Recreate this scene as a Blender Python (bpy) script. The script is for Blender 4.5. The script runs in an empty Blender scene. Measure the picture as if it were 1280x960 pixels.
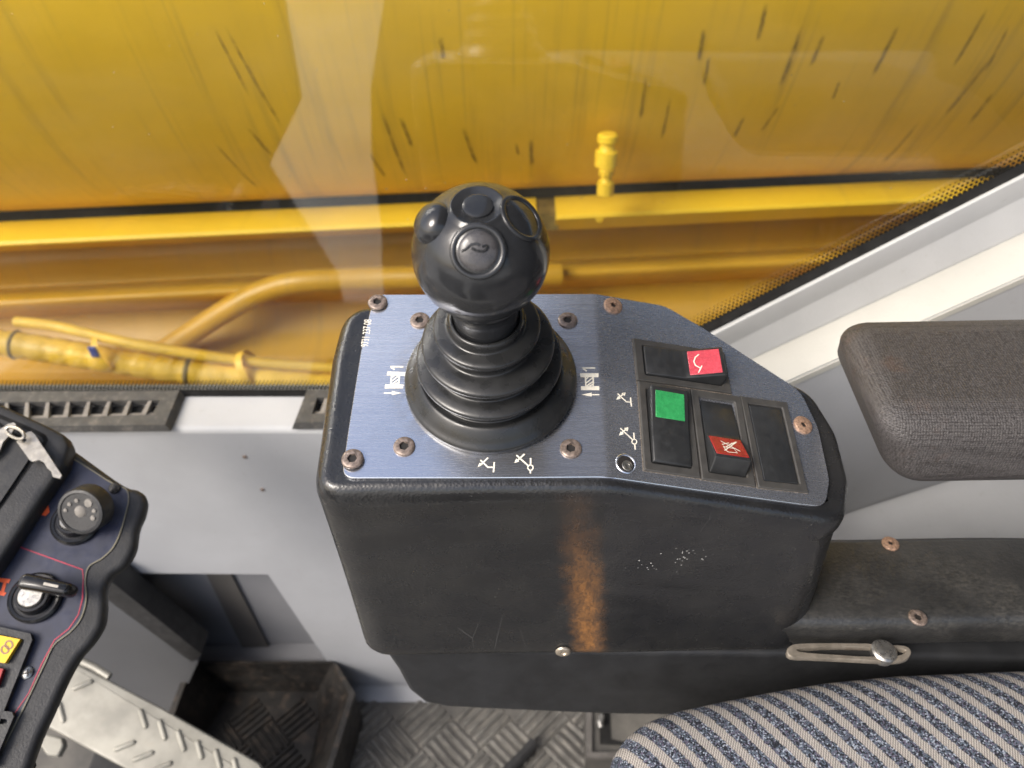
import bpy, bmesh, math, random
from mathutils import Vector, Matrix
from math import radians, sin, cos, pi, tan

random.seed(7)
scene = bpy.context.scene
COL = scene.collection

# ---------------------------------------------------------------- camera
F = 967.0                      # focal length in photo pixels (1280 wide)
PITCH = radians(42)
CAM = Vector((0, 0, 1.05))
cam_d = bpy.data.cameras.new('camera')
cam = bpy.data.objects.new('camera', cam_d)
COL.objects.link(cam)
cam.location = CAM
cam.rotation_euler = (radians(90) - PITCH, 0, 0)
cam_d.sensor_width = 36
cam_d.lens = 36 * F / 1280
cam_d.clip_start = 0.01
cam_d.clip_end = 2000
cam_d.dof.use_dof = True
cam_d.dof.focus_distance = 0.40
cam_d.dof.aperture_fstop = 9.0
scene.camera = cam

# ---------------------------------------------------------------- light
SUN_EL, SUN_AZ = radians(43), radians(230)    # azimuth clockwise from +Y
world = bpy.data.worlds.new('World')
scene.world = world
world.use_nodes = True
wn = world.node_tree
bg = wn.nodes['Background']
sky = wn.nodes.new('ShaderNodeTexSky')
sky.sky_type = 'NISHITA'
sky.sun_disc = False
sky.sun_elevation = SUN_EL
sky.sun_rotation = SUN_AZ
sky.air_density = 1.0
sky.dust_density = 4.0
sky.ozone_density = 1.0
wn.links.new(sky.outputs[0], bg.inputs[0])
bg.inputs[1].default_value = 0.15
sun_d = bpy.data.lights.new('sun', 'SUN')
sun_d.energy = 2.0
sun_d.angle = radians(25)
sun_d.color = (1.0, 0.96, 0.9)
sun = bpy.data.objects.new('sun', sun_d)
COL.objects.link(sun)
sdir = Vector((sin(SUN_AZ) * cos(SUN_EL), cos(SUN_AZ) * cos(SUN_EL), sin(SUN_EL)))
sun.rotation_euler = sdir.to_track_quat('Z', 'Y').to_euler()
vs = scene.view_settings
vs.view_transform = 'Standard'
vs.look = 'None'
vs.exposure = 0.75
vs.gamma = 1.0
vs.use_curve_mapping = False
scene.render.engine = 'CYCLES'
scene.cycles.max_bounces = 8
scene.cycles.transparent_max_bounces = 12

# ---------------------------------------------------------------- geometry helpers
FW = Vector((0, cos(PITCH), -sin(PITCH)))
UP = Vector((0, sin(PITCH), cos(PITCH)))
RT = Vector((1, 0, 0))


def ray(px, py):
    return FW + RT * ((px - 640) / F) + UP * ((480 - py) / F)


def on(px, py, p, n):
    r = ray(px, py)
    return CAM + r * ((p - CAM).dot(n) / r.dot(n))


def on_y(px, py, y):
    r = ray(px, py)
    return CAM + r * (y / r.y)


def on_z(px, py, z):
    r = ray(px, py)
    return CAM + r * ((z - CAM.z) / r.z)


def frame(o, x, y):
    x = x.normalized()
    z = x.cross(y).normalized()
    y = z.cross(x)
    return Matrix(((x.x, y.x, z.x, o.x), (x.y, y.y, z.y, o.y), (x.z, y.z, z.z, o.z), (0, 0, 0, 1)))


def newbm():
    return bmesh.new()


def mesh_from(name, bm, mat, smooth=35):
    bmesh.ops.recalc_face_normals(bm, faces=bm.faces)
    me = bpy.data.meshes.new(name)
    bm.to_mesh(me)
    bm.free()
    if mat:
        me.materials.append(mat)
    if smooth:
        for p in me.polygons:
            p.use_smooth = True
        me.set_sharp_from_angle(angle=radians(smooth))
    return me


def link(name, me, parent=None, mw=None):
    o = bpy.data.objects.new(name, me)
    COL.objects.link(o)
    if mw is not None:
        o.matrix_world = mw
    if parent is not None:
        adopt(o, parent)
    return o


def world_of(o):
    m = o.matrix_basis.copy()
    p = o
    while p.parent:
        m = p.parent.matrix_basis @ p.matrix_parent_inverse @ m if False else m
        p = p.parent
    return m


ABS = {}                       # absolute matrix of every parent we use


def absm(o):
    if o.name in ABS:
        return ABS[o.name]
    return o.matrix_basis.copy()


def adopt(o, parent):
    o_abs = o.matrix_basis.copy()
    ABS[o.name] = o_abs
    o.parent = parent
    o.matrix_parent_inverse = absm(parent).inverted()


def obj(name, bm, mat, parent=None, smooth=35, mw=None):
    o = link(name, mesh_from(name, bm, mat, smooth), None, mw)
    if parent is not None:
        adopt(o, parent)
    return o


def tag(o, label=None, cat=None, group=None, kind=None):
    if label: o['label'] = label
    if cat: o['category'] = cat
    if group: o['group'] = group
    if kind: o['kind'] = kind
    return o


def thing(name, label, cat, loc, group=None):
    o = bpy.data.objects.new(name, None)
    COL.objects.link(o)
    o.location = loc
    o.empty_display_size = 0.02
    ABS[o.name] = Matrix.Translation(loc)
    return tag(o, label, cat, group)


def prism(bm, pts, n, thick, cap_bottom=True):
    """polygon pts (world) extruded by thick against n"""
    a = [bm.verts.new(p) for p in pts]
    b = [bm.verts.new(p - n * thick) for p in pts]
    bm.faces.new(a)
    if cap_bottom:
        bm.faces.new(list(reversed(b)))
    k = len(pts)
    for i in range(k):
        bm.faces.new((a[i], b[i], b[(i + 1) % k], a[(i + 1) % k]))


def flat(bm, pts):
    bm.faces.new([bm.verts.new(p) for p in pts])


def ribbon(bm, pts, w, n, closed=False):
    k = len(pts)
    L, Rr = [], []
    for i in range(k):
        if closed:
            d = pts[(i + 1) % k] - pts[i - 1]
        else:
            d = pts[min(i + 1, k - 1)] - pts[max(i - 1, 0)]
        s = n.cross(d).normalized() * (w / 2)
        L.append(bm.verts.new(pts[i] + s))
        Rr.append(bm.verts.new(pts[i] - s))
    for i in range(k if closed else k - 1):
        j = (i + 1) % k
        bm.faces.new((L[i], Rr[i], Rr[j], L[j]))


def loft(bm, rings, closed=True, cap0=False, cap1=False):
    vr = [[bm.verts.new(p) for p in r] for r in rings]
    k = len(vr[0])
    for a, b in zip(vr, vr[1:]):
        for i in range(k if closed else k - 1):
            j = (i + 1) % k
            bm.faces.new((a[i], a[j], b[j], b[i]))
    if cap0: bm.faces.new(vr[0])
    if cap1: bm.faces.new(list(reversed(vr[-1])))
    return vr


def lathe(bm, prof, M=Matrix(), seg=64):
    rings = []
    for r, z in prof:
        if r < 1e-7:
            rings.append([bm.verts.new(M @ Vector((0, 0, z)))])
        else:
            rings.append([bm.verts.new(M @ Vector((r * cos(2 * pi * i / seg), r * sin(2 * pi * i / seg), z))) for i in range(seg)])
    for a, b in zip(rings, rings[1:]):
        for i in range(seg):
            j = (i + 1) % seg
            if len(a) == 1 and len(b) == 1: continue
            if len(a) == 1: bm.faces.new((a[0], b[j], b[i]))
            elif len(b) == 1: bm.faces.new((a[i], a[j], b[0]))
            else: bm.faces.new((a[i], a[j], b[j], b[i]))


def catmull(pts, n=8, closed=False):
    out = []
    k = len(pts)
    rng = range(k) if closed else range(k - 1)
    for i in rng:
        if closed:
            p0, p1, p2, p3 = pts[i - 1], pts[i], pts[(i + 1) % k], pts[(i + 2) % k]
        else:
            p0, p1, p2, p3 = pts[max(i - 1, 0)], pts[i], pts[i + 1], pts[min(i + 2, k - 1)]
        for s in range(n):
            t = s / n
            out.append(0.5 * ((2 * p1) + (p2 - p0) * t + (2 * p0 - 5 * p1 + 4 * p2 - p3) * t * t + (3 * p1 - p0 - 3 * p2 + p3) * t ** 3))
    if not closed:
        out.append(pts[-1])
    return out


def tube(bm, pts, r, seg=16, rad=None, caps=True):
    rings = []
    k = len(pts)
    up = None
    for i in range(k):
        d = (pts[min(i + 1, k - 1)] - pts[max(i - 1, 0)]).normalized()
        if up is None:
            up = Vector((0, 0, 1)) if abs(d.z) < .9 else Vector((1, 0, 0))
        s = d.cross(up).normalized()
        up = s.cross(d).normalized()
        rr = rad[i] if rad else r
        rings.append([pts[i] + s * (rr * cos(2 * pi * j / seg)) + up * (rr * sin(2 * pi * j / seg)) for j in range(seg)])
    loft(bm, rings, True, caps, caps)


def rbox(bm, sx, sy, sz, M=Matrix(), bev=0.0, seg=3):
    """box centred in x,y with its base at z=0"""
    g = bmesh.ops.create_cube(bm, size=1)
    vs_ = g['verts']
    for v in vs_:
        v.co = Vector((v.co.x * sx, v.co.y * sy, (v.co.z + .5) * sz))
    if bev:
        ed = {e for v in vs_ for e in v.link_edges}
        r = bmesh.ops.bevel(bm, geom=list(ed), offset=bev, segments=seg, affect='EDGES', profile=.5)
        vs_ = list({v for f in r['faces'] for v in f.verts} | {v for v in vs_ if v.is_valid})
    for v in vs_:
        v.co = M @ v.co


def round2d(pts, rad, n=6):
    """round the corners of a 2-D polygon; rad may be one number or a list"""
    out = []
    k = len(pts)
    for i in range(k):
        p, a, b = Vector(pts[i]), Vector(pts[i - 1]), Vector(pts[(i + 1) % k])
        r = rad[i] if isinstance(rad, (list, tuple)) else rad
        d1, d2 = (a - p), (b - p)
        l1, l2 = d1.length, d2.length
        d1.normalize(); d2.normalize()
        ang = d1.angle(d2)
        if r <= 0 or ang > radians(178):
            out.append(p); continue
        t = min(r / tan(ang / 2), l1 * .45, l2 * .45)
        s, e = p + d1 * t, p + d2 * t
        for q in range(n + 1):
            u = q / n
            out.append(s * (1 - u) ** 2 + p * 2 * u * (1 - u) + e * u * u)
    return out


def resample(pts, step):
    out = []
    k = len(pts)
    for i in range(k):
        a, b = pts[i], pts[(i + 1) % k]
        m = max(1, int((b - a).length / step))
        for s in range(m):
            out.append(a.lerp(b, s / m))
    return out


def offset2d(pts, d):
    """offset outward for a counter-clockwise polygon"""
    k = len(pts)
    out = []
    for i in range(k):
        t = (pts[(i + 1) % k] - pts[i - 1])
        if t.length < 1e-9:
            out.append(pts[i].copy()); continue
        t.normalize()
        out.append(pts[i] + Vector((t.y, -t.x)) * d)
    return out


def ccw(pts):
    a = sum(pts[i - 1].x * pts[i].y - pts[i].x * pts[i - 1].y for i in range(len(pts)))
    return pts if a > 0 else list(reversed(pts))


# ---------------------------------------------------------------- material helpers
class N:
    """tiny wrapper round a node tree"""
    def __init__(s, name):
        s.m = bpy.data.materials.new(name)
        s.m.use_nodes = True
        s.t = s.m.node_tree
        s.b = s.t.nodes['Principled BSDF']
        s.out = s.t.nodes['Material Output']
        s._c = None

    def n(s, typ, **kw):
        x = s.t.nodes.new('ShaderNode' + typ)
        for k, v in kw.items():
            setattr(x, k, v)
        return x

    def l(s, a, b):
        s.t.links.new(a, b)

    def set(s, inp, v):
        if hasattr(v, 'is_linked') or hasattr(v, 'links'):
            s.l(v, inp)
        else:
            inp.default_value = v

    @property
    def co(s):
        if s._c is None:
            s._c = s.n('TexCoord').outputs['Object']
        return s._c

    def map(s, scale=(1, 1, 1), rot=(0, 0, 0), loc=(0, 0, 0), vec=None):
        m = s.n('Mapping')
        m.inputs['Scale'].default_value = scale
        m.inputs['Rotation'].default_value = rot
        m.inputs['Location'].default_value = loc
        s.l(vec or s.co, m.inputs[0])
        return m.outputs[0]

    def noise(s, scale, detail=4, rough=.55, vec=None, dist=0):
        x = s.n('TexNoise')
        x.inputs['Scale'].default_value = scale
        x.inputs['Detail'].default_value = detail
        x.inputs['Roughness'].default_value = rough
        x.inputs['Distortion'].default_value = dist
        s.l(vec or s.co, x.inputs['Vector'])
        return x.outputs[0]

    def voro(s, scale, vec=None, feature='F1', out='Distance', rand=1):
        x = s.n('TexVoronoi', feature=feature)
        x.inputs['Scale'].default_value = scale
        x.inputs['Randomness'].default_value = rand
        s.l(vec or s.co, x.inputs['Vector'])
        return x.outputs[out]

    def ramp(s, v, a, b, lo=0.0, hi=1.0):
        x = s.n('MapRange', interpolation_type='SMOOTHSTEP')
        x.inputs[1].default_value = a
        x.inputs[2].default_value = b
        x.inputs[3].default_value = lo
        x.inputs[4].default_value = hi
        s.l(v, x.inputs[0])
        return x.outputs[0]

    def math(s, op, a, b=0.0, c=0.0):
        x = s.n('Math', operation=op)
        s.set(x.inputs[0], a); s.set(x.inputs[1], b); s.set(x.inputs[2], c)
        return x.outputs[0]

    def mix(s, f, a, b, blend='MIX'):
        x = s.n('Mix', data_type='RGBA', blend_type=blend)
        s.set(x.inputs[0], f)
        for i, v in ((6, a), (7, b)):
            if isinstance(v, tuple): v = (*v[:3], 1)
            s.set(x.inputs[i], v)
        return x.outputs[2]

    def bump(s, h, strength=.3, dist=.001, nrm=None):
        x = s.n('Bump')
        x.inputs['Strength'].default_value = strength
        x.inputs['Distance'].default_value = dist
        s.l(h, x.inputs['Height'])
        if nrm: s.l(nrm, x.inputs['Normal'])
        s.l(x.outputs[0], s.b.inputs['Normal'])
        return x.outputs[0]

    def fin(s, col=None, rough=None, metal=None, spec=None, coat=None):
        for nm, v in (('Base Color', col), ('Roughness', rough), ('Metallic', metal), ('Specular IOR Level', spec), ('Coat Weight', coat)):
            if v is None: continue
            if isinstance(v, tuple): v = (*v[:3], 1)
            s.set(s.b.inputs[nm], v)
        return s.m

    def sep(s, vec=None):
        x = s.n('SeparateXYZ')
        s.l(vec or s.co, x.inputs[0])
        return x.outputs


def simple(name, col, rough=.5, metal=0.0, spec=.5, var=.18, vscale=60, bscale=None, bstr=.2, bdist=.0003, dust=None, rvar=.1):
    m = N(name)
    nz = m.noise(vscale, 5, .6)
    lo = tuple(c * (1 - var) for c in col)
    hi = tuple(min(1, c * (1 + var)) for c in col)
    c = m.mix(m.ramp(nz, .3, .7), lo, hi)
    if dust:
        dn = m.noise(dust[0], 6, .7)
        c = m.mix(m.ramp(dn, dust[1], dust[1] + .2, 0, dust[2]), c, dust[3])
    r = m.ramp(m.noise(vscale * 1.7, 4), .3, .7, max(.02, rough - rvar), min(1, rough + rvar))
    if bscale:
        m.bump(m.noise(bscale, 3), bstr, bdist)
    return m.fin(c, r, metal, spec)


MAT = {}


def build_materials():
    # console vinyl: embossed leather grain, scuffs and an orange brown strip
    m = N('vinyl_black')
    x, y, z = m.sep()
    g1 = m.voro(620, feature='F1')
    wr = m.noise(160, 3, .5, m.map((1, 1, .45)), .6)
    h = m.math('ADD', m.math('MULTIPLY', g1, .5), m.math('MULTIPLY', wr, .9))
    big = m.noise(26, 2, .5, m.map((.5, 1, 2.2)))
    h = m.math('ADD', h, m.math('MULTIPLY', big, 2.2))
    arc = m.n('TexWave', wave_type='RINGS', rings_direction='Y')
    arc.inputs['Scale'].default_value = 9; arc.inputs['Distortion'].default_value = 5; arc.inputs['Detail'].default_value = 2; arc.inputs['Detail Scale'].default_value = .6
    m.l(m.map((1, 1, 1.5), (0, 0, 0), (-.02, 0, -.78)), arc.inputs[0])
    h = m.math('ADD', h, m.math('MULTIPLY', m.math('MULTIPLY', arc.outputs[1], m.ramp(m.noise(12, 2), .42, .62)), 1.6))
    m.bump(h, .24, .0008)
    base = m.mix(m.ramp(m.noise(30, 5), .3, .75), (.012, .0125, .014), (.021, .021, .021))
    # dusty speckle
    sp = m.ramp(m.noise(700, 2, .5), .70, .78, 0, .35)
    base = m.mix(m.math('MULTIPLY', sp, m.ramp(m.noise(25, 3), .45, .65)), base, (.3, .29, .27))
    # orange brown strip down the front, fainter towards the top
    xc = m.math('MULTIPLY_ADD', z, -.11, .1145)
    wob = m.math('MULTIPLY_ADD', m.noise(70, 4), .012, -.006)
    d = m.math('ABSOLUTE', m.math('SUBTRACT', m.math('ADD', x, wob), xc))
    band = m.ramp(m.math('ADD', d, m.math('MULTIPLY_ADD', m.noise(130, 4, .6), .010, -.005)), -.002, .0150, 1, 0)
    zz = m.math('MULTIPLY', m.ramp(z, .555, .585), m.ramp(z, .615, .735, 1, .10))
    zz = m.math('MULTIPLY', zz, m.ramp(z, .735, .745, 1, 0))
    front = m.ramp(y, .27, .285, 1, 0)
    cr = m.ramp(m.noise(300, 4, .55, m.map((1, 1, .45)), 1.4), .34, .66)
    orange_strip = m.math('MULTIPLY', m.math('MULTIPLY', band, zz), m.math('MULTIPLY', front, m.math('MULTIPLY_ADD', cr, .5, .36)))
    base = m.mix(orange_strip, base, (.30, .135, .04))
    # white nicks
    vx = m.voro(430)
    nick = m.math('MULTIPLY', m.ramp(vx, .14, .24, 1, 0), m.ramp(m.noise(90, 3), .49, .56))
    px, pz = m.math('SUBTRACT', x, .089), m.math('SUBTRACT', z, .679)
    rr = m.math('SQRT', m.math('ADD', m.math('MULTIPLY', px, px), m.math('MULTIPLY', pz, m.math('MULTIPLY', pz, 4))))
    nick = m.math('MULTIPLY', m.math('MULTIPLY', nick, m.ramp(rr, .012, .034, 1, 0)), m.ramp(y, .26, .27, 1, 0))
    base = m.mix(nick, base, (.6, .6, .58))
    sc = m.ramp(m.voro(48, m.map((1, 1, .25), (0, .7, .3)), 'DISTANCE_TO_EDGE'), .0, .006, 1, 0)
    sc = m.math('MULTIPLY', sc, m.ramp(m.noise(14, 2), .62, .7, 0, .16))
    base = m.mix(sc, base, (.35, .35, .34))
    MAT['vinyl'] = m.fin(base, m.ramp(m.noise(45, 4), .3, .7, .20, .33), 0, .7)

    m = N('vinyl_scuffed')
    g1 = m.voro(600)
    wr = m.noise(220, 4, .6, m.map((1, .6, 1)), .7)
    m.bump(m.math('ADD', m.math('MULTIPLY', g1, .5), wr), .32, .0008)
    dn = m.math('MULTIPLY', m.ramp(m.noise(13, 3), .36, .7), m.ramp(m.noise(1, 6, .7, m.map((260, 700, 500), (0, 0, .5))), .36, .72))
    base = m.mix(m.ramp(m.noise(40, 4), .3, .7), (.017, .0175, .018), (.03, .03, .03))
    base = m.mix(m.math('MULTIPLY', dn, .30), base, (.20, .19, .165))
    MAT['vinyl2'] = m.fin(base, .33, 0, .6)

    MAT['skirt'] = simple('skirt_plastic', (.018, .019, .021), .5, vscale=40, bscale=900, bstr=.15)

    # anodised face plate: brushed along x
    m = N('plate_anodised')
    br = m.noise(1, 6, .7, m.map((20, 1400, 1400)))
    br2 = m.noise(1, 3, .6, m.map((160, 2600, 2600)))
    col = m.mix(m.ramp(br, .3, .7), (.64, .67, .74), (.68, .71, .78))
    sp = m.math('MULTIPLY', m.ramp(m.noise(1500, 1, .5), .74, .79), m.ramp(m.noise(40, 3), .48, .62))
    col = m.mix(m.math('MULTIPLY', sp, .55), col, (.55, .52, .46))
    dst = m.ramp(m.noise(55, 5, .65), .5, .8, 0, .16)
    col = m.mix(dst, col, (.30, .29, .27))
    jc = on(613.5, 474.5, CAM + FW * .428, Vector((0, -sin(radians(15)), cos(radians(15)))))
    vd = m.n('VectorMath', operation='DISTANCE'); m.l(m.co, vd.inputs[0]); vd.inputs[1].default_value = jc
    halo = m.math('MULTIPLY', m.ramp(vd.outputs['Value'], .047, .060, .5, 0), m.ramp(m.noise(120, 5, .7), .35, .65))
    col = m.mix(halo, col, (.52, .48, .43))
    m.bump(br2, .05, .0002)
    m.b.inputs['Anisotropic'].default_value = .5
    MAT['plate'] = m.fin(col, m.ramp(br, .3, .7, .23, .29), .93, .5)

    MAT['plate_edge'] = simple('plate_edge_bare', (.5, .5, .5), .35, .9)
    MAT['print'] = simple('print_cream', (.83, .78, .66), .55, var=.08, vscale=900)
    MAT['knob'] = simple('knob_plastic', (.022, .023, .025), .17, vscale=70, bscale=420, bstr=.10, bdist=.0004, rvar=.08, dust=(1600, .74, .3, (.4, .4, .38)))
    MAT['knob_worn'] = simple('knob_worn_button', (.05, .048, .05), .30, vscale=200, bscale=300, bstr=.22, bdist=.0006, rvar=.1)
    MAT['rubber'] = simple('boot_rubber', (.0165, .017, .0175), .30, vscale=60, bscale=700, bstr=.1, dust=(900, .72, .35, (.32, .31, .28)))
    MAT['screw'] = simple('screw_brown_steel', (.21, .165, .14), .42, .5, vscale=500, var=.45, bscale=900, bstr=.25)
    MAT['screw_rust'] = simple('screw_rusty', (.30, .19, .13), .55, .3, vscale=700, var=.5, bscale=900, bstr=.35)
    MAT['steel'] = simple('bare_steel', (.42, .41, .385), .35, .9, vscale=300, var=.2, bscale=600)
    MAT['socket'] = simple('socket_dark', (.012, .01, .009), .7)
    MAT['bezel'] = simple('switch_plastic_matt', (.045, .043, .04), .58, vscale=120, bscale=1200, bstr=.25, dust=(300, .62, .22, (.2, .18, .15)))
    MAT['rocker'] = simple('rocker_plastic', (.021, .022, .023), .40, vscale=150, bscale=1400, bstr=.18, dust=(900, .7, .25, (.3, .28, .25)))
    MAT['seam'] = simple('switch_dirt_edge', (.17, .145, .12), .8, vscale=900, var=.5)
    MAT['red'] = simple('lens_red', (.50, .062, .085), .25, vscale=400, var=.12, dust=(1100, .68, .3, (.75, .55, .5)))
    MAT['darkred'] = simple('lens_dark_red', (.30, .018, .018), .35, vscale=300, var=.2)
    MAT['green'] = simple('lens_green', (.03, .26, .08), .25, vscale=300, var=.15, dust=(1100, .7, .25, (.4, .65, .4)))
    MAT['yellow_lens'] = simple('lens_yellow', (.85, .52, .02), .4)
    MAT['purple_print'] = simple('print_brown', (.30, .18, .10), .5)
    MAT['navy'] = simple('dash_navy_film', (.022, .026, .05), .42, vscale=90, bscale=800, bstr=.06, dust=(60, .55, .15, (.14, .14, .15)))
    MAT['dash_black'] = simple('dash_black_plastic', (.022, .022, .023), .5, vscale=60, bscale=700, bstr=.35, bdist=.0005)
    MAT['orange_print'] = simple('print_orange', (.75, .10, .02), .5, var=.1)
    MAT['red_print'] = simple('print_red_line', (.35, .03, .06), .5)
    MAT['gloss_black'] = simple('gloss_black', (.012, .012, .013), .22, rvar=.06)
    MAT['key'] = simple('key_nickel', (.38, .355, .31), .38, .75, vscale=200)

    # painted cab steel
    def cab(name, col, rough=.55):
        m = N(name)
        c = m.mix(m.ramp(m.noise(9, 5, .6), .3, .7), tuple(a * .93 for a in col), tuple(min(1, a * 1.04) for a in col))
        c = m.mix(m.ramp(m.noise(120, 5, .7), .58, .85, 0, .28), c, (.22, .19, .15))
        c = m.mix(m.ramp(m.noise(1, 5, .7, m.map((16, 16, 90))), .66, .8, 0, .2), c, (.24, .22, .19))
        m.bump(m.noise(420, 2, .5), .22, .0006)
        return m.fin(c, rough, 0, .4)
    MAT['cab'] = cab('cab_grey_paint', (.36, .368, .385))
    MAT['cab_trim'] = cab('cab_trim_light', (.42, .425, .43))
    MAT['cab_cream'] = cab('cab_trim_cream', (.46, .452, .415))
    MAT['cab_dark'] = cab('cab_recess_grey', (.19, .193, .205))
    MAT['liner'] = cab('cab_liner', (.05, .05, .054), .8)
    MAT['brace'] = cab('cab_brace', (.09, .085, .08))
    MAT['kick'] = cab('cab_kick', (.095, .098, .105))
    MAT['gasket'] = simple('gasket_rubber', (.006, .006, .006), .8, 0, .2)
    MAT['frit'] = simple('frit_enamel', (.012, .011, .010), .5)
    MAT['vent'] = simple('vent_plastic', (.055, .054, .052), .55, vscale=80, dust=(120, .5, .35, (.26, .23, .2)))
    MAT['vent_slat'] = simple('vent_slat_dusty', (.20, .185, .165), .7, vscale=120)
    MAT['void'] = simple('dark_cavity', (.004, .004, .004), .9)

    m = N('floor_mat_rubber')
    c = m.mix(m.ramp(m.noise(14, 6, .65), .3, .75), (.055, .053, .050), (.135, .127, .112))
    m.bump(m.noise(300, 4), .25, .0006)
    MAT['floor'] = m.fin(c, .5, 0, .5)
    MAT['tread'] = simple('floor_tread', (.115, .111, .102), .34, vscale=30, var=.4, bscale=400, dust=(60, .5, .3, (.24, .21, .17)))
    MAT['tray'] = simple('tray_rubber', (.022, .020, .018), .5, vscale=40, var=.4, dust=(70, .5, .45, (.15, .11, .08)), bscale=120, bstr=.3, bdist=.002)
    MAT['pedal'] = simple('pedal_painted_steel', (.255, .245, .21), .42, .15, vscale=30, bscale=300, bstr=.12, dust=(45, .6, .3, (.28, .22, .16)))

    # crane paint
    def paint(name, col, dirt, rough=.35):
        m = N(name)
        c = m.mix(m.ramp(m.noise(2.5, 6, .6), .3, .7), tuple(a * .88 for a in col), tuple(min(1, a * 1.05) for a in col))
        st = m.noise(1, 5, .65, m.map((38, 2.2, 1.4)))
        c = m.mix(m.ramp(st, .52, .78, 0, dirt), c, (.24, .16, .05))
        st2 = m.noise(1, 3, .5, m.map((110, 3, 2.0), (0, 0, .05)))
        c = m.mix(m.ramp(st2, .60, .74, 0, dirt * .5), c, (.20, .14, .06))
        c = m.mix(m.ramp(m.noise(160, 2, .5), .72, .8, 0, .35), c, (.75, .6, .3))
        m.bump(m.noise(90, 3), .06, .001)
        return m.fin(c, rough, 0, .5)
    MAT['boom'] = paint('crane_yellow', (.86, .53, .035), .45)
    MAT['boom_shaded'] = paint('crane_yellow_shaded', (.50, .275, .02), .3, .4)  # crane yellow with the boom's shade and bounced orange light in the colour
    MAT['boom_bright'] = paint('crane_yellow_bright', (.80, .52, .03), .15, .4)
    MAT['hose'] = simple('hose_yellow_overspray', (.74, .46, .04), .5, vscale=12, var=.2, dust=(25, .56, .25, (.3, .2, .06)))
    MAT['tie'] = simple('cable_tie_dirty', (.16, .11, .03), .6, vscale=60, var=.4)
    MAT['blue_tag'] = simple('blue_tag', (.03, .06, .35), .5)
    MAT['scuff'] = scuff_material()

    # glass
    m = N('window_glass')
    t = m.t
    fr = m.n('Fresnel'); m.l(m.math('MULTIPLY_ADD', m.n('NewGeometry').outputs['Backfacing'], -.975, 1.6), fr.inputs[0])
    tr = m.n('BsdfTransparent'); tr.inputs[0].default_value = (.95, .97, .95, 1)
    gl = m.n('BsdfGlossy'); gl.inputs['Roughness'].default_value = 0.0
    gl.inputs[0].default_value = (1, 1, 1, 1)
    df = m.n('BsdfDiffuse'); df.inputs[0].default_value = (.55, .50, .40, 1)
    mx = m.n('MixShader'); m.l(fr.outputs[0], mx.inputs[0]); m.l(tr.outputs[0], mx.inputs[1]); m.l(gl.outputs[0], mx.inputs[2])
    film = m.ramp(m.noise(5, 5, .6, m.map((1, 1, 2.5))), .35, .8, .004, .03)
    specks = m.ramp(m.voro(70), .02, .05, .65, 0)
    specks = m.math('MULTIPLY', specks, m.ramp(m.noise(9, 3), .45, .6))
    smear = m.ramp(m.noise(30, 5, .7, m.map((1, 1, .3), (0, .6, 0))), .62, .8, 0, .05)
    mask = m.math('MAXIMUM', m.math('MAXIMUM', film, specks), smear)
    mx2 = m.n('MixShader'); m.l(mask, mx2.inputs[0]); m.l(mx.outputs[0], mx2.inputs[1]); m.l(df.outputs[0], mx2.inputs[2])
    m.l(mx2.outputs[0], m.out.inputs[0])
    MAT['glass'] = m.m

    # armrest cloth-backed vinyl
    m = N('armrest_fabric')
    v = m.voro(640, m.map((1, 1.25, 1.25)), rand=.35)
    pits = m.ramp(v, .25, .55)
    c = m.mix(m.ramp(m.noise(500, 3), .3, .7), (.058, .053, .053), (.086, .080, .079))
    c = m.mix(m.ramp(v, .45, .7, 0, .85), c, (.022, .019, .018))
    rust = m.ramp(m.noise(22, 4), .62, .78, 0, .2)
    c = m.mix(rust, c, (.26, .12, .06))
    x, y, z = m.sep()
    m.bump(m.math('SUBTRACT', m.noise(1300, 3), v), .7, .0008)
    MAT['armrest'] = m.fin(c, .5, 0, .5)

    # seat fabric
    p1, p2 = on_z(955, 864, .58), on_z(1055, 960, .58)
    ang = math.atan2(p2.y - p1.y, p2.x - p1.x)
    q1, q2 = on_z(1000, 910, .58), on_z(1043, 910, .58)
    per = abs((q2.x - q1.x) * sin(ang)) * .76
    m = N('seat_fabric_striped')
    mp = m.map((1, 1, 1), (0, 0, -ang))
    u = m.sep(mp)
    wob = m.math('MULTIPLY_ADD', m.noise(300, 2), .0012, -.0006)
    ph = m.math('MULTIPLY', m.math('ADD', u[1], wob), 2 * pi / per)
    stripe = m.ramp(m.math('ADD', m.math('SINE', ph), m.math('MULTIPLY_ADD', m.noise(700, 3), 1.3, -.65)), -.36, .0)
    # beige twill
    tw = m.math('SINE', m.math('ADD', m.math('MULTIPLY', u[0], 3900), m.math('MULTIPLY', u[1], 2300)))
    tw2 = m.math('SINE', m.math('MULTIPLY', u[1], 5200))
    thread = m.math('MULTIPLY_ADD', tw, .35, m.math('MULTIPLY', tw2, .15))
    fz = m.noise(1300, 3, .7)
    be = m.mix(m.ramp(m.math('ADD', thread, m.math('MULTIPLY_ADD', fz, 1.2, -.6)), -.5, .5), (.17, .155, .14), (.47, .44, .405))
    vv = m.n('TexVoronoi'); vv.inputs['Scale'].default_value = 1150; vv.inputs['Randomness'].default_value = .55
    m.l(mp, vv.inputs['Vector'])
    cs = m.n('SeparateColor'); m.l(vv.outputs['Color'], cs.inputs[0])
    bl = m.mix(m.ramp(cs.outputs[0], .45, .6), (.020, .023, .030), (.10, .125, .165))
    bl = m.mix(m.ramp(cs.outputs[1], .80, .84), bl, (.33, .37, .44))
    bl = m.mix(m.ramp(cs.outputs[2], .80, .84), bl, (.12, .11, .16))
    bl = m.mix(m.ramp(vv.outputs['Distance'], .45, .75, 0, .8), bl, (.015, .017, .025))
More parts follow.
